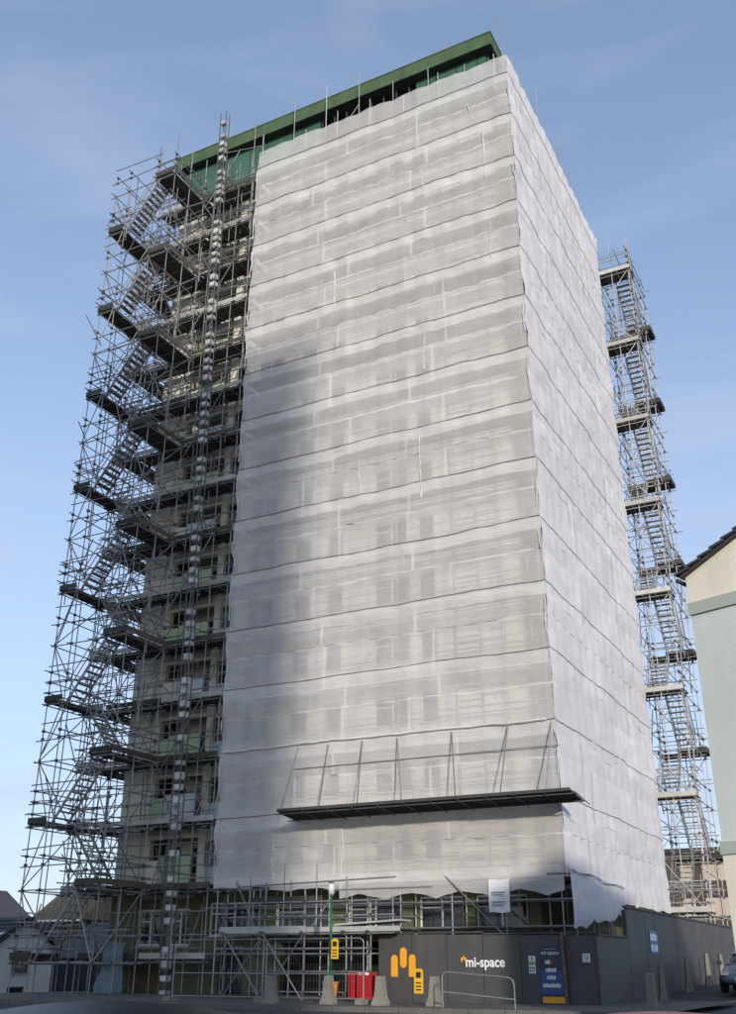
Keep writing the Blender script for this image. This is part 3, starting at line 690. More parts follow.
# torn flap drooping over the hoarding at the near corner
def torn(a): return 2.95+.09*a+.26*nv(a*.9, 4)+.35*max(0, nv(a*1.7, 8)-.15)
net_sheet(nr, 1, .05, 7.3, lambda a: 5.0-.03*a, torn, .10, .10, 'net_side', name='torn_flap')
net_sheet(nr, 1, 7.2, 15.95, lambda a: 5.0, lambda a: 4.1+.1*nv(a*.8), .04, .05, 'net_side')
MB().path([netP(1, .05+i*.5, .26+outw(1, .05+i*.5, 4.8), 4.85-.03*i*.5-.05*math.sin(i*.9)) for i in range(15)], .018).build('tie_rope', 'rope', nr, smooth=True)
tube(nr, 'putlog_tube', (-.6, -.12, 4.72), (.05, -.12, 4.72)); tube(nr, 'putlog_tube', (.1, -.3, 4.7), (.22, 2.4, 4.85))
# bunched white roll along the fan line
pts = [(-14.6+i*.3, -.2-.03*nv(i*.4), 10.12+seam(0, 2, -14.6+i*.3)+.05*nv(i*.7, 3)) for i in range(49)]
MB().path(pts, .045, 6).build('rolled_hem', 'net_hem', nf, smooth=True)

# ------------------------------------------------------------------ protection fan
fan = thing('protection_fan', 'dark boarded protection fan hung on struts along the lower front netting', 'scaffold fan', (-5, -.9, 7.2))
for i in range(7):
    for s0, s1 in ((-10.85, -6.8), (-6.78, -2.8), (-2.78, .92)):
        y0 = -1.62+i*.2; dx = random.uniform(-.06, .06)
        slab(fan, 'board', (s0+dx, y0, 7.22-.025*i+random.uniform(0, .01)), (s1+dx*.3, y0+.215, 7.27-.025*i+random.uniform(.0, .01)), 'fan_board')
for i in range(12):
    x = -10.7+i*1.07; tube(fan, 'transom', (x, -1.72, 7.19), (x, .05, 6.98), 'tube_dark', .02)
for y, z in ((-1.5, 7.15), (-.5, 7.02)): tube(fan, 'ledger', (-11.0, y, z), (1.05, y, z), 'tube_dark', .026)
slab(fan, 'toe_board', (-10.8, -1.68, 7.22), (-4.8, -1.63, 7.33), 'fan_board'); slab(fan, 'toe_board', (-4.78, -1.68, 7.22), (.92, -1.63, 7.33), 'fan_board')
for xb, xt in ((-10.75, -10.84), (-9.0, -9.43), (-7.35, -7.87), (-5.48, -6.31), (-3.34, -4.0), (-1.66, -1.73), (.02, -.03)):
    tube(fan, 'strut', (xb, -1.55, 7.2), (xt, -.16, 9.95), 'tube', .024)
tube(fan, 'ledger', (-11.0, -.17, 9.1), (.2, -.17, 9.1), 'tube', .018)

# ------------------------------------------------------------------ hoist mast
hm = thing('hoist_mast', 'tall ladder-like hoist mast with pale plates rising past the left wing to above the roof', 'hoist', (-16.5, -.75, .7))
b0 = Vector((-16.25, -.75, .6)); b1 = Vector((-16.78, -.75, 46.6)); ax = (b1-b0).normalized()
for sx in (-.19, .19):
    for sy in (-.16, .16): tube(hm, 'rail', b0+Vector((sx, sy, 0)), b1+Vector((sx, sy, random.uniform(-.1, .4))), 'tube_dark', .03)
pl = MB()
pl.prism([(-.155, -.10, .0), (.155, -.10, .0), (.125, -.12, -.13), (-.125, -.12, -.13)][::-1], (0, .0, .0)) if False else None
def cup(h):
    m_ = MB(); a, c = .178, .168
    m_.v += [(-a,-.13,0),(a,-.13,0),(a,.13,0),(-a,.13,0),(-a,-.13,-h*.8),(a,-.13,-h*.8),(a,.13,-h*.8),(-a,.13,-h*.8),(-c,-.09,-h),(c,-.09,-h),(c,.09,-h),(-c,.09,-h)]
    m_.f += [(0,1,2,3),(0,4,5,1),(1,5,6,2),(2,6,7,3),(3,7,4,0),(4,8,9,5),(5,9,10,6),(6,10,11,7),(7,11,8,4),(8,11,10,9)]
    return m_
cupm = [cup(.30).mesh('mast_plate', 'mast_white'), cup(.24).mesh('mast_plate', 'mast_white')]
n = 88; L_ = (b1-b0).length
for i in range(n):
    f = (i+.6)/n
    if i % 7 == 4: 
        p0 = b0+ax*(L_*f-.18); tube(hm, 'mast_brace', p0+Vector((-.17, -.16, -.12)), p0+Vector((.17, -.16, .22)), 'tube_dark', .022); continue
    if i % 11 == 9: continue
    o = add('mast_plate', cupm[i % 2], hm, b0+ax*(L_*f)+Vector((random.uniform(-.02, .02), 0, random.uniform(-.05, .05)))); o.scale = (random.uniform(.9, 1.0), 1, random.uniform(.8, 1.1))
    if i % 3 == 1: tube(hm, 'mast_brace', b0+ax*(L_*f-.46)+Vector((-.18, -.16, 0)), b0+ax*(L_*f-.26)+Vector((.18, -.16, 0)), 'tube_dark', .018)
    tube(hm, 'rung', b0+ax*(L_*f-.36)+Vector((-.19, -.16, 0)), b0+ax*(L_*f-.36)+Vector((.19, -.16, 0)), 'tube_dark', .02)
for z in FL[::2]:
    tube(hm, 'wall_tie', (-16.5, -.6, z+.3), (-16.1, 1.1, z+.3), 'tube'); tube(hm, 'wall_tie', (-16.5, -.6, z+.3), (-17.3, 1.1, z+.3), 'tube')
tube(hm, 'jib', (-16.7, -.7, 44.0), (-14.0, -.5, 43.6), 'tube')

# ------------------------------------------------------------------ hoardings
HB = .35
hf = thing('site_hoarding', 'grey painted site hoarding with orange logo along the front of the site', 'hoarding', (-1.5, -4, .6), 'site hoardings')
hx = [-5.2, -4.0, -2.78, -1.56, -.34, .88, 2.0]
for i in range(6):
    zt_ = 2.72-.02*i
    slab(hf, 'panel', (hx[i]+.010, -4.0+.004*(i % 2), HB), (hx[i+1]-.010, -3.95, zt_), 'hoarding')
    slab(hf, 'post', (hx[i]+.05, -3.945, HB), (hx[i]+.15, -3.85, zt_-.05), 'board')
slab(hf, 'capping', (-5.22, -4.03, 2.725), (-1.56, -3.92, 2.77), 'hoarding_rail'); slab(hf, 'capping', (-1.55, -4.03, 2.68), (2.03, -3.92, 2.725), 'hoarding_rail')
# logo bars
def capsule(x0, x1, z0, z1, y, m_, name, parent, r0=True, r1=True, th=.012):
    pts = []; r = (x1-x0)/2; xc = (x0+x1)/2
    if r1: pts += [(xc+r*math.cos(t), y, z1-r+r*math.sin(t)) for t in [math.pi*i/8 for i in range(9)]]
    else: pts += [(x1, y, z1), (x0, y, z1)]
    if r0: pts += [(xc+r*math.cos(t), y, z0+r+r*math.sin(t)) for t in [math.pi+math.pi*i/8 for i in range(9)]]
    else: pts += [(x0, y, z0), (x1, y, z0)]
    return MB().prism(pts, (0, -th, 0)).build(name, m_, parent)
YH = -4.012
capsule(-4.73, -4.49, 1.46, 2.10, YH, 'logo_orange', 'logo_bar', hf, False, True)
capsule(-4.41, -4.17, 1.72, 2.32, YH, 'logo_orange', 'logo_bar', hf)
capsule(-4.10, -3.86, 1.46, 2.12, YH, 'logo_orange', 'logo_bar', hf, False, True)
def lettering(txt, x, y, z, size, m_, parent, rot=(R(90), 0, 0), wscale=1., name='lettering', bold=.0, ext=.004):
    c = bpy.data.curves.new('text', 'FONT'); c.body = txt; c.size = size; c.extrude = ext; c.offset = bold
    to = bpy.data.objects.new('text', c); COL.objects.link(to)
    dg = bpy.context.evaluated_depsgraph_get(); me = bpy.data.meshes.new_from_object(to.evaluated_get(dg))
    bpy.data.objects.remove(to); me.materials.clear(); me.materials.append(MATS[m_])
    o = add(name, me, parent, (x, y, z)); o.rotation_euler = rot; o.scale = (wscale, 1, 1)
    return o
lettering('mi-space', -2.15, YH-.006, 1.76, .40, 'letter_white', hf, wscale=.92, bold=.008)
for i, (x0, x1, z0, z1) in enumerate(((-2.30, -2.245, 1.90, 2.02), (-2.235, -2.18, 1.95, 2.07), (-2.17, -2.115, 1.90, 2.03))): capsule(x0, x1, z0, z1, YH, 'logo_orange', 'logo_bar', hf, i == 1, True)
# poster and notices
ps = MB().box((.24, -4.03, .74), (1.0, -4.012, 2.36)).build('information_poster', 'poster_dark', None)
tag(ps, 'tall dark blue information poster with orange foot on the grey hoarding', 'poster')
def onp(x0, x1, z0, z1, m_, name, par, yy=-4.032, th=.004): return slab(par, name, (x0, yy-th, z0), (x1, yy, z1), m_)
onp(.27, .96, 1.02, 1.66, 'poster_blue', 'blue_field', ps); onp(.30, .98, .78, .95, 'logo_orange', 'orange_strip', ps)
lettering('mi-space', .32, -4.037, 2.1, .16, 'sign_white', ps, name='lettering'); onp(.42, .80, 2.24, 2.26, 'sign_grey', 'rule', ps)
for z, x0, x1 in ((1.84, .44, .74), (1.62, .45, .78), (1.42, .48, .76), (1.2, .34, .92)):
    nn = int((x1-x0)/.055)
    for i in range(nn): onp(x0+i*.055, x0+i*.055+.038, z, z+.09+.012*(i % 3), 'sign_white' if not (z > 1.8 and i > 2) else 'red_plastic', 'print_mark', ps, -4.037)
def notice(label, x0, x1, z0, z1, bands):
    o = MB().box((x0, -4.026, z0), (x1, -4.012, z1)).build('safety_notice', 'sign_white'); tag(o, label, 'sign', 'notices on the hoardings')
    for (a, b_, c, d, m_) in bands: onp(x0+(x1-x0)*a, x0+(x1-x0)*b_, z0+(z1-z0)*c, z0+(z1-z0)*d, m_, 'print_mark', o, -4.028)
notice('small white and green safety notice just left of the tall poster', -.08, .13, 1.58, 2.06, ((.3, .7, .74, .95, 'sign_grey'), (.05, .95, .48, .68, 'sign_green'), (.1, .9, .08, .4, 'sign_grey'), (.35, .65, .15, .32, 'sign_white')))
notice('small square white notice right of the green post on the hoarding', 1.60, 1.83, 1.88, 2.12, ((.2, .8, .35, .85, 'sign_grey'), (.35, .6, .5, .75, 'sign_white'), (.1, .9, .08, .2, 'sign_grey')))
hr = thing('site_hoarding', 'tall dark hoarding running along the right side of the site', 'hoarding', (2.05, 9, .8), 'site hoardings')
slab(hr, 'panel', (2.02, -3.99, .3), (2.07, -2.2, 2.62), 'hoarding'); slab(hr, 'panel', (2.02, -2.19, .3), (2.07, -.31, 2.62), 'hoarding')
y = -.3; i = 0
while y < 22:
    y1 = min(y+2.44, 22.2); slab(hr, 'panel', (2.02+.004*(i % 2), y+.008, .3), (2.075+.004*(i % 2), y1-.008, 3.55), 'hoarding'); 
    slab(hr, 'post', (1.9, y+.1, .3), (2.015, y+.2, 3.5), 'board'); y = y1 if y1 < 22.2 else 99; i += 1
slab(hr, 'capping', (1.98, -.32, 3.555), (2.12, 22.2, 3.62), 'hoarding_rail'); slab(hr, 'capping', (1.98, -3.95, 2.625), (2.12, -.34, 2.67), 'hoarding_rail')
o = MB().box((2.085, 2.6, 2.2), (2.1, 3.75, 2.95)).build('safety_notice', 'sign_blue'); tag(o, 'blue and white safety notice on the tall right hoarding', 'sign', 'notices on the hoardings')
for (y0, y1, z0, z1, m_) in ((2.68, 3.67, 2.62, 2.85, 'sign_white'), (2.68, 3.1, 2.28, 2.5, 'sign_white'), (3.2, 3.67, 2.28, 2.5, 'sign_white'), (2.8, 3.5, 2.88, 2.92, 'sign_green')): slab(o, 'print_mark', (2.102, y0, z0), (2.106, y1, z1), m_)
# gate post in front of the hoarding
gp = MB().tube((1.08, -4.1, .3), (1.02, -4.1, 2.72), .05, 8).build('gate_post', 'rust', None); tag(gp, 'slim dark gate post standing against the hoarding beside the poster', 'post')
# white banner on the scaffold
bn = MB(); n = 8
for j in range(7):
    for i in range(n+1):
        x = -2.75+.78*i/n; z = 3.5+1.08*j/6; bn.v.append((x+.02*nv(z, 3), -.22+.03*nv(x*3, z*2), z+.02*math.sin(i)))
for j in range(6):
    for i in range(n): bn.f.append((j*(n+1)+i, j*(n+1)+i+1, (j+1)*(n+1)+i+1, (j+1)*(n+1)+i))
bo = bn.build('site_banner', 'sign_white', smooth=True); tag(bo, 'small white banner tied to the scaffold above the hoarding', 'banner')
for z, x0, x1 in ((4.14, -2.62, -2.12), (4.06, -2.6, -2.2), (3.82, -2.62, -2.1), (3.72, -2.62, -2.2)): slab(bo, 'print_mark', (x0, -.275, z), (x1, -.262, z+.035), 'sign_grey')

# ------------------------------------------------------------------ entrance gantry
ga = thing('entrance_gantry', 'boarded scaffold gantry with braces over the site entrance left of the grey hoarding', 'scaffold', (-8, -3.4, .7)); cp = []
gx = [-11.0, -9.4, -7.8, -6.2, -5.3]
for x in gx:
    for y in (-4.35, -2.7): tube(ga, 'standard', (x, y, .6), (x, y, 4.0+random.uniform(-.3, .7)), 'tube', .03)
for i in range(8): slab(ga, 'board', (-11.2, -4.4+i*.225, 2.86), (-7.6, -4.19+i*.225, 2.9), 'board'); slab(ga, 'board', (-7.58, -4.4+i*.225, 2.86+.0), (-4.3, -4.19+i*.225, 2.9), 'board')
slab(ga, 'fascia_board', (-11.2, -4.47, 2.78), (-7.7, -4.42, 3.0), 'board_pale'); slab(ga, 'fascia_board', (-7.68, -4.47, 2.80), (-4.2, -4.42, 2.96), 'board_pale')
bl = MB().prism([(-6.6, -4.5, 2.98), (-4.2, -4.5, 3.1), (-4.2, -4.5, 3.16), (-6.6, -4.5, 3.04)], (0, .9, 0)).build('ramp_board', 'board_pale', ga)
for z in (.95, 1.6, 2.3, 2.75, 3.3, 3.75):
    for y in (-4.4, -2.65): tube(ga, 'ledger', (gx[0]-OV(), y, z), (gx[-1]+(.0 if z < 2.6 else .9), y, z)) if (z > 1.7 or y > -4) else None; cp += [(x, y, z) for x in gx]
for x in gx: tube(ga, 'transom', (x, -4.7, 2.82), (x, -2.4, 2.82))
for i in range(2): tube(ga, 'brace', (gx[i], -4.42, .75), (gx[i+1], -4.42, 2.75)); tube(ga, 'brace', (gx[i+1], -4.45, .75), (gx[i], -4.45, 2.75))
for i in range(4): slab(ga, 'board', (-10.2, -4.2+i*.23, 3.78), (-7.3, -4.0+i*.23, 3.82), 'board')
slab(ga, 'toe_board', (-10.2, -4.27, 3.78), (-7.3, -4.23, 3.95), 'board')
for x in (-10.1, -8.7, -7.4): tube(ga, 'standard', (x, -4.3, 2.9), (x, -4.3, 5.0), 'tube')
tube(ga, 'guard_rail', (-10.6, -4.36, 4.3), (-4.4, -4.3, 4.45)); tube(ga, 'guard_rail', (-6.9, -4.3, 4.1), (-3.2, -4.1, 4.12))
couplers(ga, cp)

# ------------------------------------------------------------------ street furniture and site clutter
# concrete barrier blocks
def barrier_mesh():
    m_ = MB(); prof = [(-.34, 0), (.34, 0), (.34, .08), (.21, .30), (.12, .92), (-.12, .92), (-.21, .30), (-.34, .08)]
    m_.prism([(x, -.2, z) for x, z in prof], (0, .4, 0)); return m_.mesh('concrete_barrier', 'concrete')
bm_ = barrier_mesh()
for (x, y, ry, lb) in ((-6.6, -8.2, .0, 'tapered concrete barrier block left of the green lamp post, leftmost of the front row'), (-4.95, -7.7, .05, 'tapered concrete barrier block beside the foot of the green lamp post'),
                      (-3.15, -7.9, -.04, 'tapered concrete barrier block in front of the red barriers and hoarding edge'), (-1.62, -7.6, .03, 'tapered concrete barrier block behind the low yellow sign')):
    o = add('concrete_barrier', bm_, None, (x, y, ground_z(x, y)+.13)); o.rotation_euler = (0, 0, ry); o.scale = (.66, .7, .82); tag(o, lb, 'barrier', 'concrete barrier blocks')
for (y, lb) in ((2.0, 'nearest of the concrete blocks along the tall right hoarding'), (6.4, 'second concrete block along the tall right hoarding'), (10.4, 'third concrete block along the tall right hoarding, counted from the near corner'), (13.6, 'farthest concrete block along the tall right hoarding')):
    o = add('concrete_barrier', bm_, None, (2.5, y, ground_z(2.5, y)-.01)); o.rotation_euler = (0, 0, R(20)); o.scale = (.45, .7, 1.3); tag(o, lb, 'barrier', 'concrete barrier blocks')
cpz = ground_z(3.6, -5)
m_ = MB(); m_.prism([(-.13, -.13, 0), (.13, -.13, 0), (.13, .13, 0), (-.13, .13, 0)], (0, 0, .01)); m_ = MB()
m_.v += [(-.13,-.13,0),(.13,-.13,0),(.13,.13,0),(-.13,.13,0),(-.10,-.10,.95),(.10,-.10,.95),(.10,.10,.95),(-.10,.10,.95),(-.06,-.06,1.0),(.06,-.06,1.0),(.06,.06,1.0),(-.06,.06,1.0)]
m_.f += [(0,3,2,1)]+[(i, (i+1) % 4, 4+(i+1) % 4, 4+i) for i in range(4)]+[(4+i, 4+(i+1) % 4, 8+(i+1) % 4, 8+i) for i in range(4)]+[(8,9,10,11)]
o = m_.build('concrete_bollard', 'concrete', None, (4.0, -6.0, ground_z(4, -6)+.0)); tag(o, 'pale square concrete bollard beside the road behind the red car', 'bollard')
# mesh fence panels
def fence_panel():
    t = thing('fence_panel', 'x', 'fence', (0, 0, 0), 'mesh fence panels across the site entrance')
    W_, H_ = 3.4, 1.75
    fr = MB()
    pts = [(0, 0, 0), (0, 0, H_-.12), (.03, 0, H_-.04), (.12, 0, H_), (W_-.12, 0, H_), (W_-.03, 0, H_-.04), (W_, 0, H_-.12), (W_, 0, 0)]
    for a, b_ in zip(pts, pts[1:]): fr.tube(a, b_, .018, 6)
    fr.tube((0, 0, .12), (W_, 0, .12), .02, 6); fr.build('frame', 'fence_steel', t, smooth=False)
    tube(t, 'mid_rail', (0, -.01, .78), (W_, -.01, .78), 'fence_steel', .018)
    wm = MB()
    for i in range(1, 34): wm.tube((i*.1, .0, .12), (i*.1, 0, H_), .002, 3)
    for i in range(1, 7): wm.tube((0, 0, .12+i*.23), (W_, 0, .12+i*.23), .002, 3)
    o_ = wm.build('mesh_infill', 'fence_steel', t); o_['kind'] = 'stuff'
    for x in (0, W_):
        f_ = MB().box((x-.11, -.32, -.02), (x+.11, .32, .11)).build('foot', 'concrete', t)
    return t
fp = fence_panel()
for k, (x, y, rz, lb) in enumerate(((-10.95, -7.2, .0, 'mesh fence panel furthest left, before the dark gantry'), (-7.45, -7.2, -.01, 'mesh fence panel between the gantry and the hoarding, beside the green lamp post'))):
    o = fp if k == 0 else copy_tree(fp)
    o.location = (x, y, ground_z(x, y)+.15); o.rotation_euler = (0, 0, rz); o['label'] = lb
# crowd barrier
cb = thing('crowd_barrier', 'low galvanised pedestrian barrier in front of the lettered hoarding', 'barrier', (0, 0, 0))
fr = MB(); pts = [(0, 0, 0), (0, 0, .9), (.06, 0, .98), (.16, 0, 1.0), (1.9, 0, .88), (2.02, 0, .82), (2.06, 0, .7), (2.06, 0, 0)]
for a, b_ in zip(pts, pts[1:]): fr.tube(a, b_, .017, 6)
fr.build('frame', 'fence_steel', cb)
tube(cb, 'mid_rail', (0, 0, .52), (2.06, 0, .36), 'fence_steel', .018)
for x in (.1, 1.9): tube(cb, 'foot', (x, -.3, .03), (x, .3, .03), 'fence_steel', .02)
cb.location = (-.95, -8.6, ground_z(-.5, -8.6)+.0); cb.rotation_euler = (0, 0, R(-2))
# lamp post
lp = thing('lamp_post', 'slender green lamp post with white lantern in front of the site entrance', 'lamp post', (-5.0, -7.5, ground_z(-5, -7.5)+.12))
z0 = WL[lp.name].z
MB().tube((-5.0, -7.5, z0), (-5.0, -7.5, z0+.9), .075, 10, .07).build('base', 'post_green', lp, smooth=True)
MB().tube((-5.0, -7.5, z0+.9), (-5.03, -7.5, 3.75), .048, 10, .035).build('pole', 'post_green', lp, smooth=True)
MB().tube((-5.03, -7.5, 3.74), (-5.03, -7.5, 4.05), .085, 10, .10).build('lantern', 'sign_white', lp, smooth=True)
MB().tube((-5.03, -7.5, 4.052), (-5.03, -7.5, 4.12), .11, 10, .03).build('cap', 'tube_dark', lp, smooth=True)
def ysign(x, y, z0, z1, lb, wd=.25):
    o = MB().prism([(x-wd/2, y, z0), (x+wd/2, y, z0), (x+wd/2, y, z1-.05), (x+wd/2-.05, y, z1), (x-wd/2+.05, y, z1), (x-wd/2, y, z1-.05)], (0, -.02, 0)).build('warning_sign', 'yellow'); tag(o, lb, 'sign', 'yellow warning signs')
    slab(o, 'print_mark', (x-.07, y-.026, z0+(z1-z0)*.62), (x+.07, y-.022, z0+(z1-z0)*.86), 'tyre')
    for i in range(3): slab(o, 'print_mark', (x-.08, y-.026, z0+(z1-z0)*(.12+.14*i)), (x+.08, y-.022, z0+(z1-z0)*(.17+.14*i)), 'tyre')
ysign(-4.80, -7.62, 1.95, 2.5, 'tall yellow warning sign fixed to the green lamp post', .24)
ysign(-1.8, -8.25, 1.08, 1.70, 'yellow warning sign low down in front of the concrete block', .27)
# red plastic barriers
for i, (x, lb) in enumerate(((-5.84, 'leftmost red plastic barrier in the site entrance, beside the orange bin'), (-5.42, 'middle red plastic barrier in the site entrance'), (-5.13, 'rightmost red plastic barrier, nearest the grey hoarding'))):
    y = -5.05+.1*(i % 2)-(.0 if i else -.3); z = ground_z(x, y)+.13
    t = thing('plastic_barrier', lb, 'barrier', (x, y, z), 'red plastic barriers in the entrance')
    for k in range(3): slab(t, 'slat', (x-.035+k*.085, y-.05, z+.16), (x+.02+k*.085, y+.45, z+.74), 'red_plastic')
    bb = MB().box((x-.04, y-.035, z+.745), (x+.20, y+.44, z+.84)).box((x-.04, y-.035, z+.06), (x+.20, y+.44, z+.155)).box((x-.03, y+.1, z+.155), (x+.19, y+.3, z+.745)).build('body', 'red_plastic', t)
    if i: slab(t, 'reflector', (x+.02, y-.05, z+.76), (x+.14, y-.037, z+.83), 'sign_white')
    slab(t, 'foot', (x-.06, y-.2, z), (x+.22, y+.6, z+.055), 'tyre')
# orange tub
tz = ground_z(-6.3, -5.2)+.13
t = thing('plastic_bin', 'orange plastic bin beside the red barriers in the entrance', 'bin', (-6.3, -5.2, tz))
MB().tube((-6.3, -5.2, tz), (-6.3, -5.2, tz+.52), .20, 14, .25).build('body', 'orange_plastic', t, smooth=True); MB().tube((-6.3, -5.2, tz+.522), (-6.3, -5.2, tz+.56), .275, 14).build('rim', 'orange_plastic', t)
# blue tarpaulin at the foot of the stair tower
tp = MB(); n = 10
for j in range(9):
    for i in range(n+1):
        x = -20.2+1.5*i/n*(1-.45*j/8)+.6*j/8; z = .75+(1.9+.15*nv(i*.4, 5))*j/8; tp.v.append((x+.12*nv(z*2, x), -.4+.35*nv(x*2.6, z*1.6), z))
for j in range(8):
    for i in range(n): tp.f.append((j*(n+1)+i, j*(n+1)+i+1, (j+1)*(n+1)+i+1, (j+1)*(n+1)+i))
tag(tp.build('tarpaulin', 'tarpaulin', smooth=True), 'pale blue sheet hanging at the foot of the left stair tower', 'tarpaulin')

# ------------------------------------------------------------------ houses
def tiles(parent, p0, along, up, na, nu, wa, wu, m_='roof_tile', name='roof_tile', th=.05):
    """overlapping tiles as one mesh shared by all, laid on a slope"""
    A = Vector(along).normalized(); U_ = Vector(up).normalized(); N = A.cross(U_).normalized()
    if N.z < 0: N = -N
    me = None
    for j in range(nu):
        for i in range(na):
            if me is None:
                b = MB(); q = [Vector((0, 0, 0)), A*wa*.98, A*wa*.98+U_*wu*1.12, U_*wu*1.12]
                lift = [N*.07, N*.07, N*.015, N*.015]
                b.prism([q[k]+lift[k] for k in range(4)], N*th); me = b.mesh(name, m_)
            add(name, me, parent, Vector(p0)+A*wa*i+U_*wu*j)
# cream gable house on the right
GHW, GHD = 10.0, 6.6
gh = thing('gable_house', 'cream and sage rendered gable house with dark tiled roof at the right edge', 'house', (0, 0, 0))
EZ, PK = 8.96, 8.96+.42*GHW/2
MB().box((0, 0, -.3), (GHW, GHD, 3.61)).build('ground_wall', 'house_cream', gh)
MB().box((.012, .012, 3.61), (GHW-.012, GHD-.012, 8.16)).build('middle_wall', 'house_sage', gh)
MB().prism([(0, 0, 8.16), (GHW, 0, 8.16), (GHW, 0, EZ), (GHW/2, 0, PK), (0, 0, EZ)], (0, GHD, 0)).build('gable_wall', 'house_cream', gh)
slab(gh, 'string_course', (-.02, -.035, 8.15), (GHW+.02, -.001, 8.40), 'house_band'); slab(gh, 'string_course', (-.02, -.035, 3.60), (GHW+.02, -.001, 3.82), 'house_band')
hm_ = GHW/2
ro = MB().prism([(-.06, -.10, EZ-.03), (-.06, -.10, EZ+.03), (hm_, -.10, PK+.10), (GHW+.06, -.10, EZ+.03), (GHW+.06, -.10, EZ-.03), (hm_, -.10, PK+.02)], (0, GHD+.2, 0)).build('roof', 'roof_tile', gh)
sl = math.hypot(hm_+.1, PK+.08-EZ)
tiles(ro, (-.12, -.15, EZ-.03), (0, 1, 0), (hm_+.1, 0, PK+.08-EZ), 3, int(sl/.30), .34, .30)
tiles(ro, (GHW+.12, -.15, EZ-.03), (0, 1, 0), (-hm_-.1, 0, PK+.08-EZ), 3, int(sl/.30), .34, .30)
MB().tube((-.12, -.12, EZ-.07), (-.12, GHD, EZ-.09), .045, 8).build('gutter', 'soffit', gh)
gh.location = (7.9, -16.0, .2-.2); gh.rotation_euler = (0, 0, R(-20))
# white gable house on the left, lower down the slope
lh = thing('white_house', 'white rendered house with dark slate roof at the left edge behind the scaffold', 'house', (-35, 7.5, -3))
XG = -32.0; ya, yc, yb = 3.6, 7.5, 9.6
wall_mesh(ya, yb, -3.4, 2.2, [(6.62, 7.95, .95, 2.05), (6.55, 7.8, -1.1, .32)], .25, lambda a, d, z: (XG-d, a, z)).build('gable_wall', 'house_white', lh)
MB().prism([(XG, ya, 2.2), (XG, yb, 2.2), (XG, yc+.12, 3.5), (XG, yc-.12, 3.5), (XG, ya, .9)][0:4]+[(XG, ya+.5, 2.2)], (-.25, 0, 0)).build('gable_peak', 'house_white', lh)
MB().box((XG-9, ya+.02, -3.4), (XG-.26, yb-.02, 2.15)).build('side_wall', 'house_white', lh)
hat = lambda a, d, z: (XG-d, a, z)
window(lh, (6.62, 7.95, .95, 2.05), 'o', hat, 'H'); window(lh, (6.55, 7.8, -1.1, .32), 'o', hat, 'H')
rl = MB().prism([(XG+.25, yc, 3.72), (XG+.25, yc, 3.55), (XG+.25, ya-1.2, .6), (XG+.25, ya-1.2, .78)], (-10, 0, 0)).prism([(XG+.25, yc, 3.72), (XG+.25, yc, 3.55), (XG+.25, yb+.4, 2.1), (XG+.25, yb+.4, 2.27)], (-10, 0, 0)).build('roof', 'roof_tile', lh)
slp = Vector((0, yc-(ya-1.2), 3.7-.7)); tiles(rl, (XG-3.6, ya-1.25, .72), (1, 0, 0), slp, 10, 15, .38, slp.length/15.5)
lh.location.z += .45
# brown roofed house far behind on the left
bh = thing('brown_roof_house', 'distant house with brown tiled roof behind the left stair tower', 'house', (-70, 52, -2))
MB().box((-73, 50, -3), (-67, 58, 6.3)).build('wall', 'brown_stone', bh)
MB().prism([(-73.6, 49.5, 6.2), (-73.6, 54, 9.3), (-73.6, 58.5, 6.2)], (7.2, 0, 0)).build('roof', 'roof_brown', bh)
slab(bh, 'gutter', (-73.6, 49.3, 6.0), (-66.4, 49.5, 6.2), 'frame_white')
gh2 = thing('grey_roof_house', 'distant grey slate roof peeking out at the far left edge', 'house', (-84, 50, -2))
MB().box((-92, 48, -3), (-80, 56, 5.8)).build('wall', 'far_wall', gh2)
MB().prism([(-78.2, 47.5, 5.6), (-84.5, 47.5, 9.8), (-93, 47.5, 5.6)], (0, 9, 0)).build('roof', 'roof_tile', gh2)
# dark timber shed between
ds = thing('dark_shed', 'dark navy boarded shed behind the foot of the left stair tower', 'shed', (-33, 13, -2))
for i in range(16): slab(ds, 'plank', (-35.4+i*.42, 13.0, -3.2), (-35.0+i*.42, 13.05, 2.2), 'navy')
MB().box((-35.4, 13.06, -3.2), (-28.7, 17, 2.15)).build('body', 'navy', ds); MB().prism([(-35.8, 12.7, 2.2), (-35.8, 16.8, 4.3), (-35.8, 17.4, 4.3), (-35.8, 17.4, 2.2)], (8.4, 0, 0)).build('roof', 'roof_tile', ds)
slab(ds, 'rail', (-35.4, 12.94, -.2), (-28.7, 12.99, -.05), 'sign_grey')
# brown stone building beyond the right stair tower
bs = thing('stone_building', 'brown stone building with two rows of pale windows beyond the right stair tower', 'building', (-2.5, 44, 1))
BX0, BX1 = -9.5, -.65
wins = [(x, x+1.1, z, z+1.35) for z in (5.0, 7.3) for x in (-8.6, -6.6, -4.6, -3.0, -1.95)]
wall_mesh(BX0, BX1, .8, 9.3, wins, .3, lambda a, d, z: (a, 42+d, z)).build('wall', 'brown_stone', bs)
MB().box((BX0, 42.31, .8), (BX1, 50, 9.3)).build('rear_block', 'brown_stone', bs)
for h in wins:
    f_ = slab(bs, 'window', (h[0], 42.12, h[2]), (h[1], 42.16, h[3]), 'frame_brown')
    slab(bs, 'lit_pane', (h[0]+.1, 42.08, h[2]+.1), (h[1]-.1, 42.11, h[3]-.1), 'pinkish')  # pinkish panel: lit look of the windows put into its colour
slab(bs, 'roof', (BX0-.2, 41.8, 9.31), (BX1+.2, 50.2, 9.6), 'roof_tile')
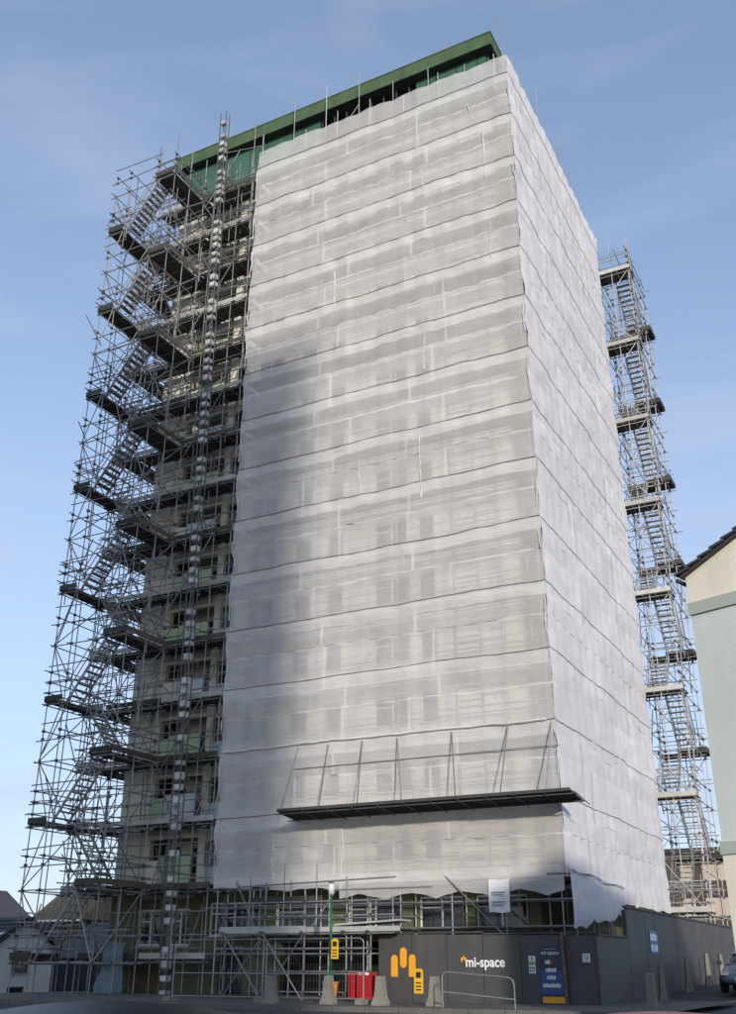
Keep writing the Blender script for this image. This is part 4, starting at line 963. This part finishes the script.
# neighbouring tower block behind the viewpoint: its shadow lies on the left of the netting
nb = thing('neighbour_tower', 'neighbouring pale tower block across the road, behind the viewpoint', 'building', (16.5, -55, 0))
MB().box((7, -62, -.2), (24.0, -48, 45.1)).build('wall', 'cream', nb); MB().box((6.8, -62.2, 45.1), (24.1, -47.8, 46.3)).build('roof', 'green', nb)
for k in range(16):
    for i in range(5): slab(nb, 'window', (8.6+i*3.3, -47.99, 2.2+k*2.7), (10.2+i*3.3, -47.93, 3.5+k*2.7), 'glass')

# ------------------------------------------------------------------ cars
def car(name, label, paint, L_=4.1, W_=1.74, H_=1.44):
    t = thing(name, label, 'car', (0, 0, 0), 'parked cars')
    hw = W_/2
    def loft(secs, nm, m_, sub=None):
        b = MB(); n = len(secs[0])
        for s in secs: b.v += s
        for k in range(len(secs)-1):
            for j in range(n): b.f.append((k*n+j, k*n+(j+1) % n, (k+1)*n+(j+1) % n, (k+1)*n+j))
        b.f.append(tuple(range(n))); b.f.append(tuple((len(secs)-1)*n+j for j in range(n)))
        o = b.build(nm, m_, t, smooth=True)
        md = o.modifiers.new('s', 'SUBSURF'); md.levels = 2; md.render_levels = 2
        return o
    def sec(y, w_, zb, zt_, crown=.04):
        return [(-w_, y, zb), (-w_*1.0, y, zb+(zt_-zb)*.55), (-w_*.9, y, zt_-.02), (-w_*.45, y, zt_+crown*.7), (0, y, zt_+crown), (w_*.45, y, zt_+crown*.7), (w_*.9, y, zt_-.02), (w_*1.0, y, zb+(zt_-zb)*.55), (w_, y, zb)]
    h = L_/2
    loft([sec(-h, hw*.82, .32, .72), sec(-h+.1, hw*.9, .22, .85), sec(-h+.5, hw, .2, .92), sec(-.6, hw, .19, .95), sec(.5, hw, .19, .95), sec(1.1, hw*.99, .2, .93), sec(h-.45, hw*.95, .21, .80), sec(h-.08, hw*.86, .25, .66), sec(h, hw*.78, .33, .55)], 'body', paint)
    loft([sec(-h+.15, hw*.80, .86, .95, .01), sec(-h+.45, hw*.80, .87, H_-.16, .02), sec(-.7, hw*.82, .88, H_-.07, .02), sec(.15, hw*.80, .88, H_-.1, .02), sec(.75, hw*.82, .87, 1.1, .02), sec(1.15, hw*.84, .86, .93, .01)], 'cabin_glass', 'glass')
    loft([sec(-h+.36, hw*.64, H_-.14, H_-.12, .02), sec(-h+.7, hw*.74, H_-.12, H_-.055, .04), sec(-.6, hw*.76, H_-.09, H_-.04, .05), sec(.1, hw*.74, H_-.11, H_-.07, .04), sec(.38, hw*.66, H_-.17, H_-.15, .02)], 'roof', paint)
    for sx in (-1, 1):
        for yy in (-h+.75, h-.8):
            wv = MB().tube((sx*(hw-.2), yy, .31), (sx*(hw+.005), yy, .31), .31, 20).build('wheel', 'tyre', t, smooth=False)
            MB().tube((sx*(hw-.02), yy, .31), (sx*(hw+.012), yy, .31), .20, 14).build('rim', 'rim', wv)
        slab(t, 'headlight', (min(sx*.45, sx*.72), h-.16, .58), (max(sx*.45, sx*.72), h-.02, .70), 'lamp')
        slab(t, 'tail_light', (min(sx*.55, sx*.76), -h-.0, .66), (max(sx*.55, sx*.76), -h+.12, .84), 'tail_red')
        slab(t, 'mirror', (min(sx*hw, sx*(hw+.17)), .72, .93), (max(sx*hw, sx*(hw+.17)), .86, 1.06), paint)
        for (y0, y1, z0_, z1_) in ((-.52, -.46, .9, H_-.12),): slab(t, 'pillar', (min(sx*hw*.78, sx*hw*.815), y0, z0_), (max(sx*hw*.78, sx*hw*.815), y1, z1_), paint)
    slab(t, 'number_plate', (-.26, h-.01, .40), (.26, h+.015, .51), 'sign_white')
    return t
c = car('parked_car', 'red car, only its roof showing at the bottom edge', 'car_red', 4.1, 1.74, 1.50); c.location = (9.5, -29.5, ground_z(9.3, -28)); c.rotation_euler = (0, 0, R(24))
c = car('parked_car', 'black car, only its long dark roof showing at the bottom left edge', 'car_black', 4.5, 1.82, 1.53); c.location = (6.2, -30.75, ground_z(6, -29.8)); c.rotation_euler = (0, 0, R(62))
c = car('parked_car', 'silver blue car parked beyond the tall hoarding at the right edge', 'car_silver'); c.location = (4.75, 6.5, ground_z(4.75, 6.5)); c.rotation_euler = (0, 0, R(180))
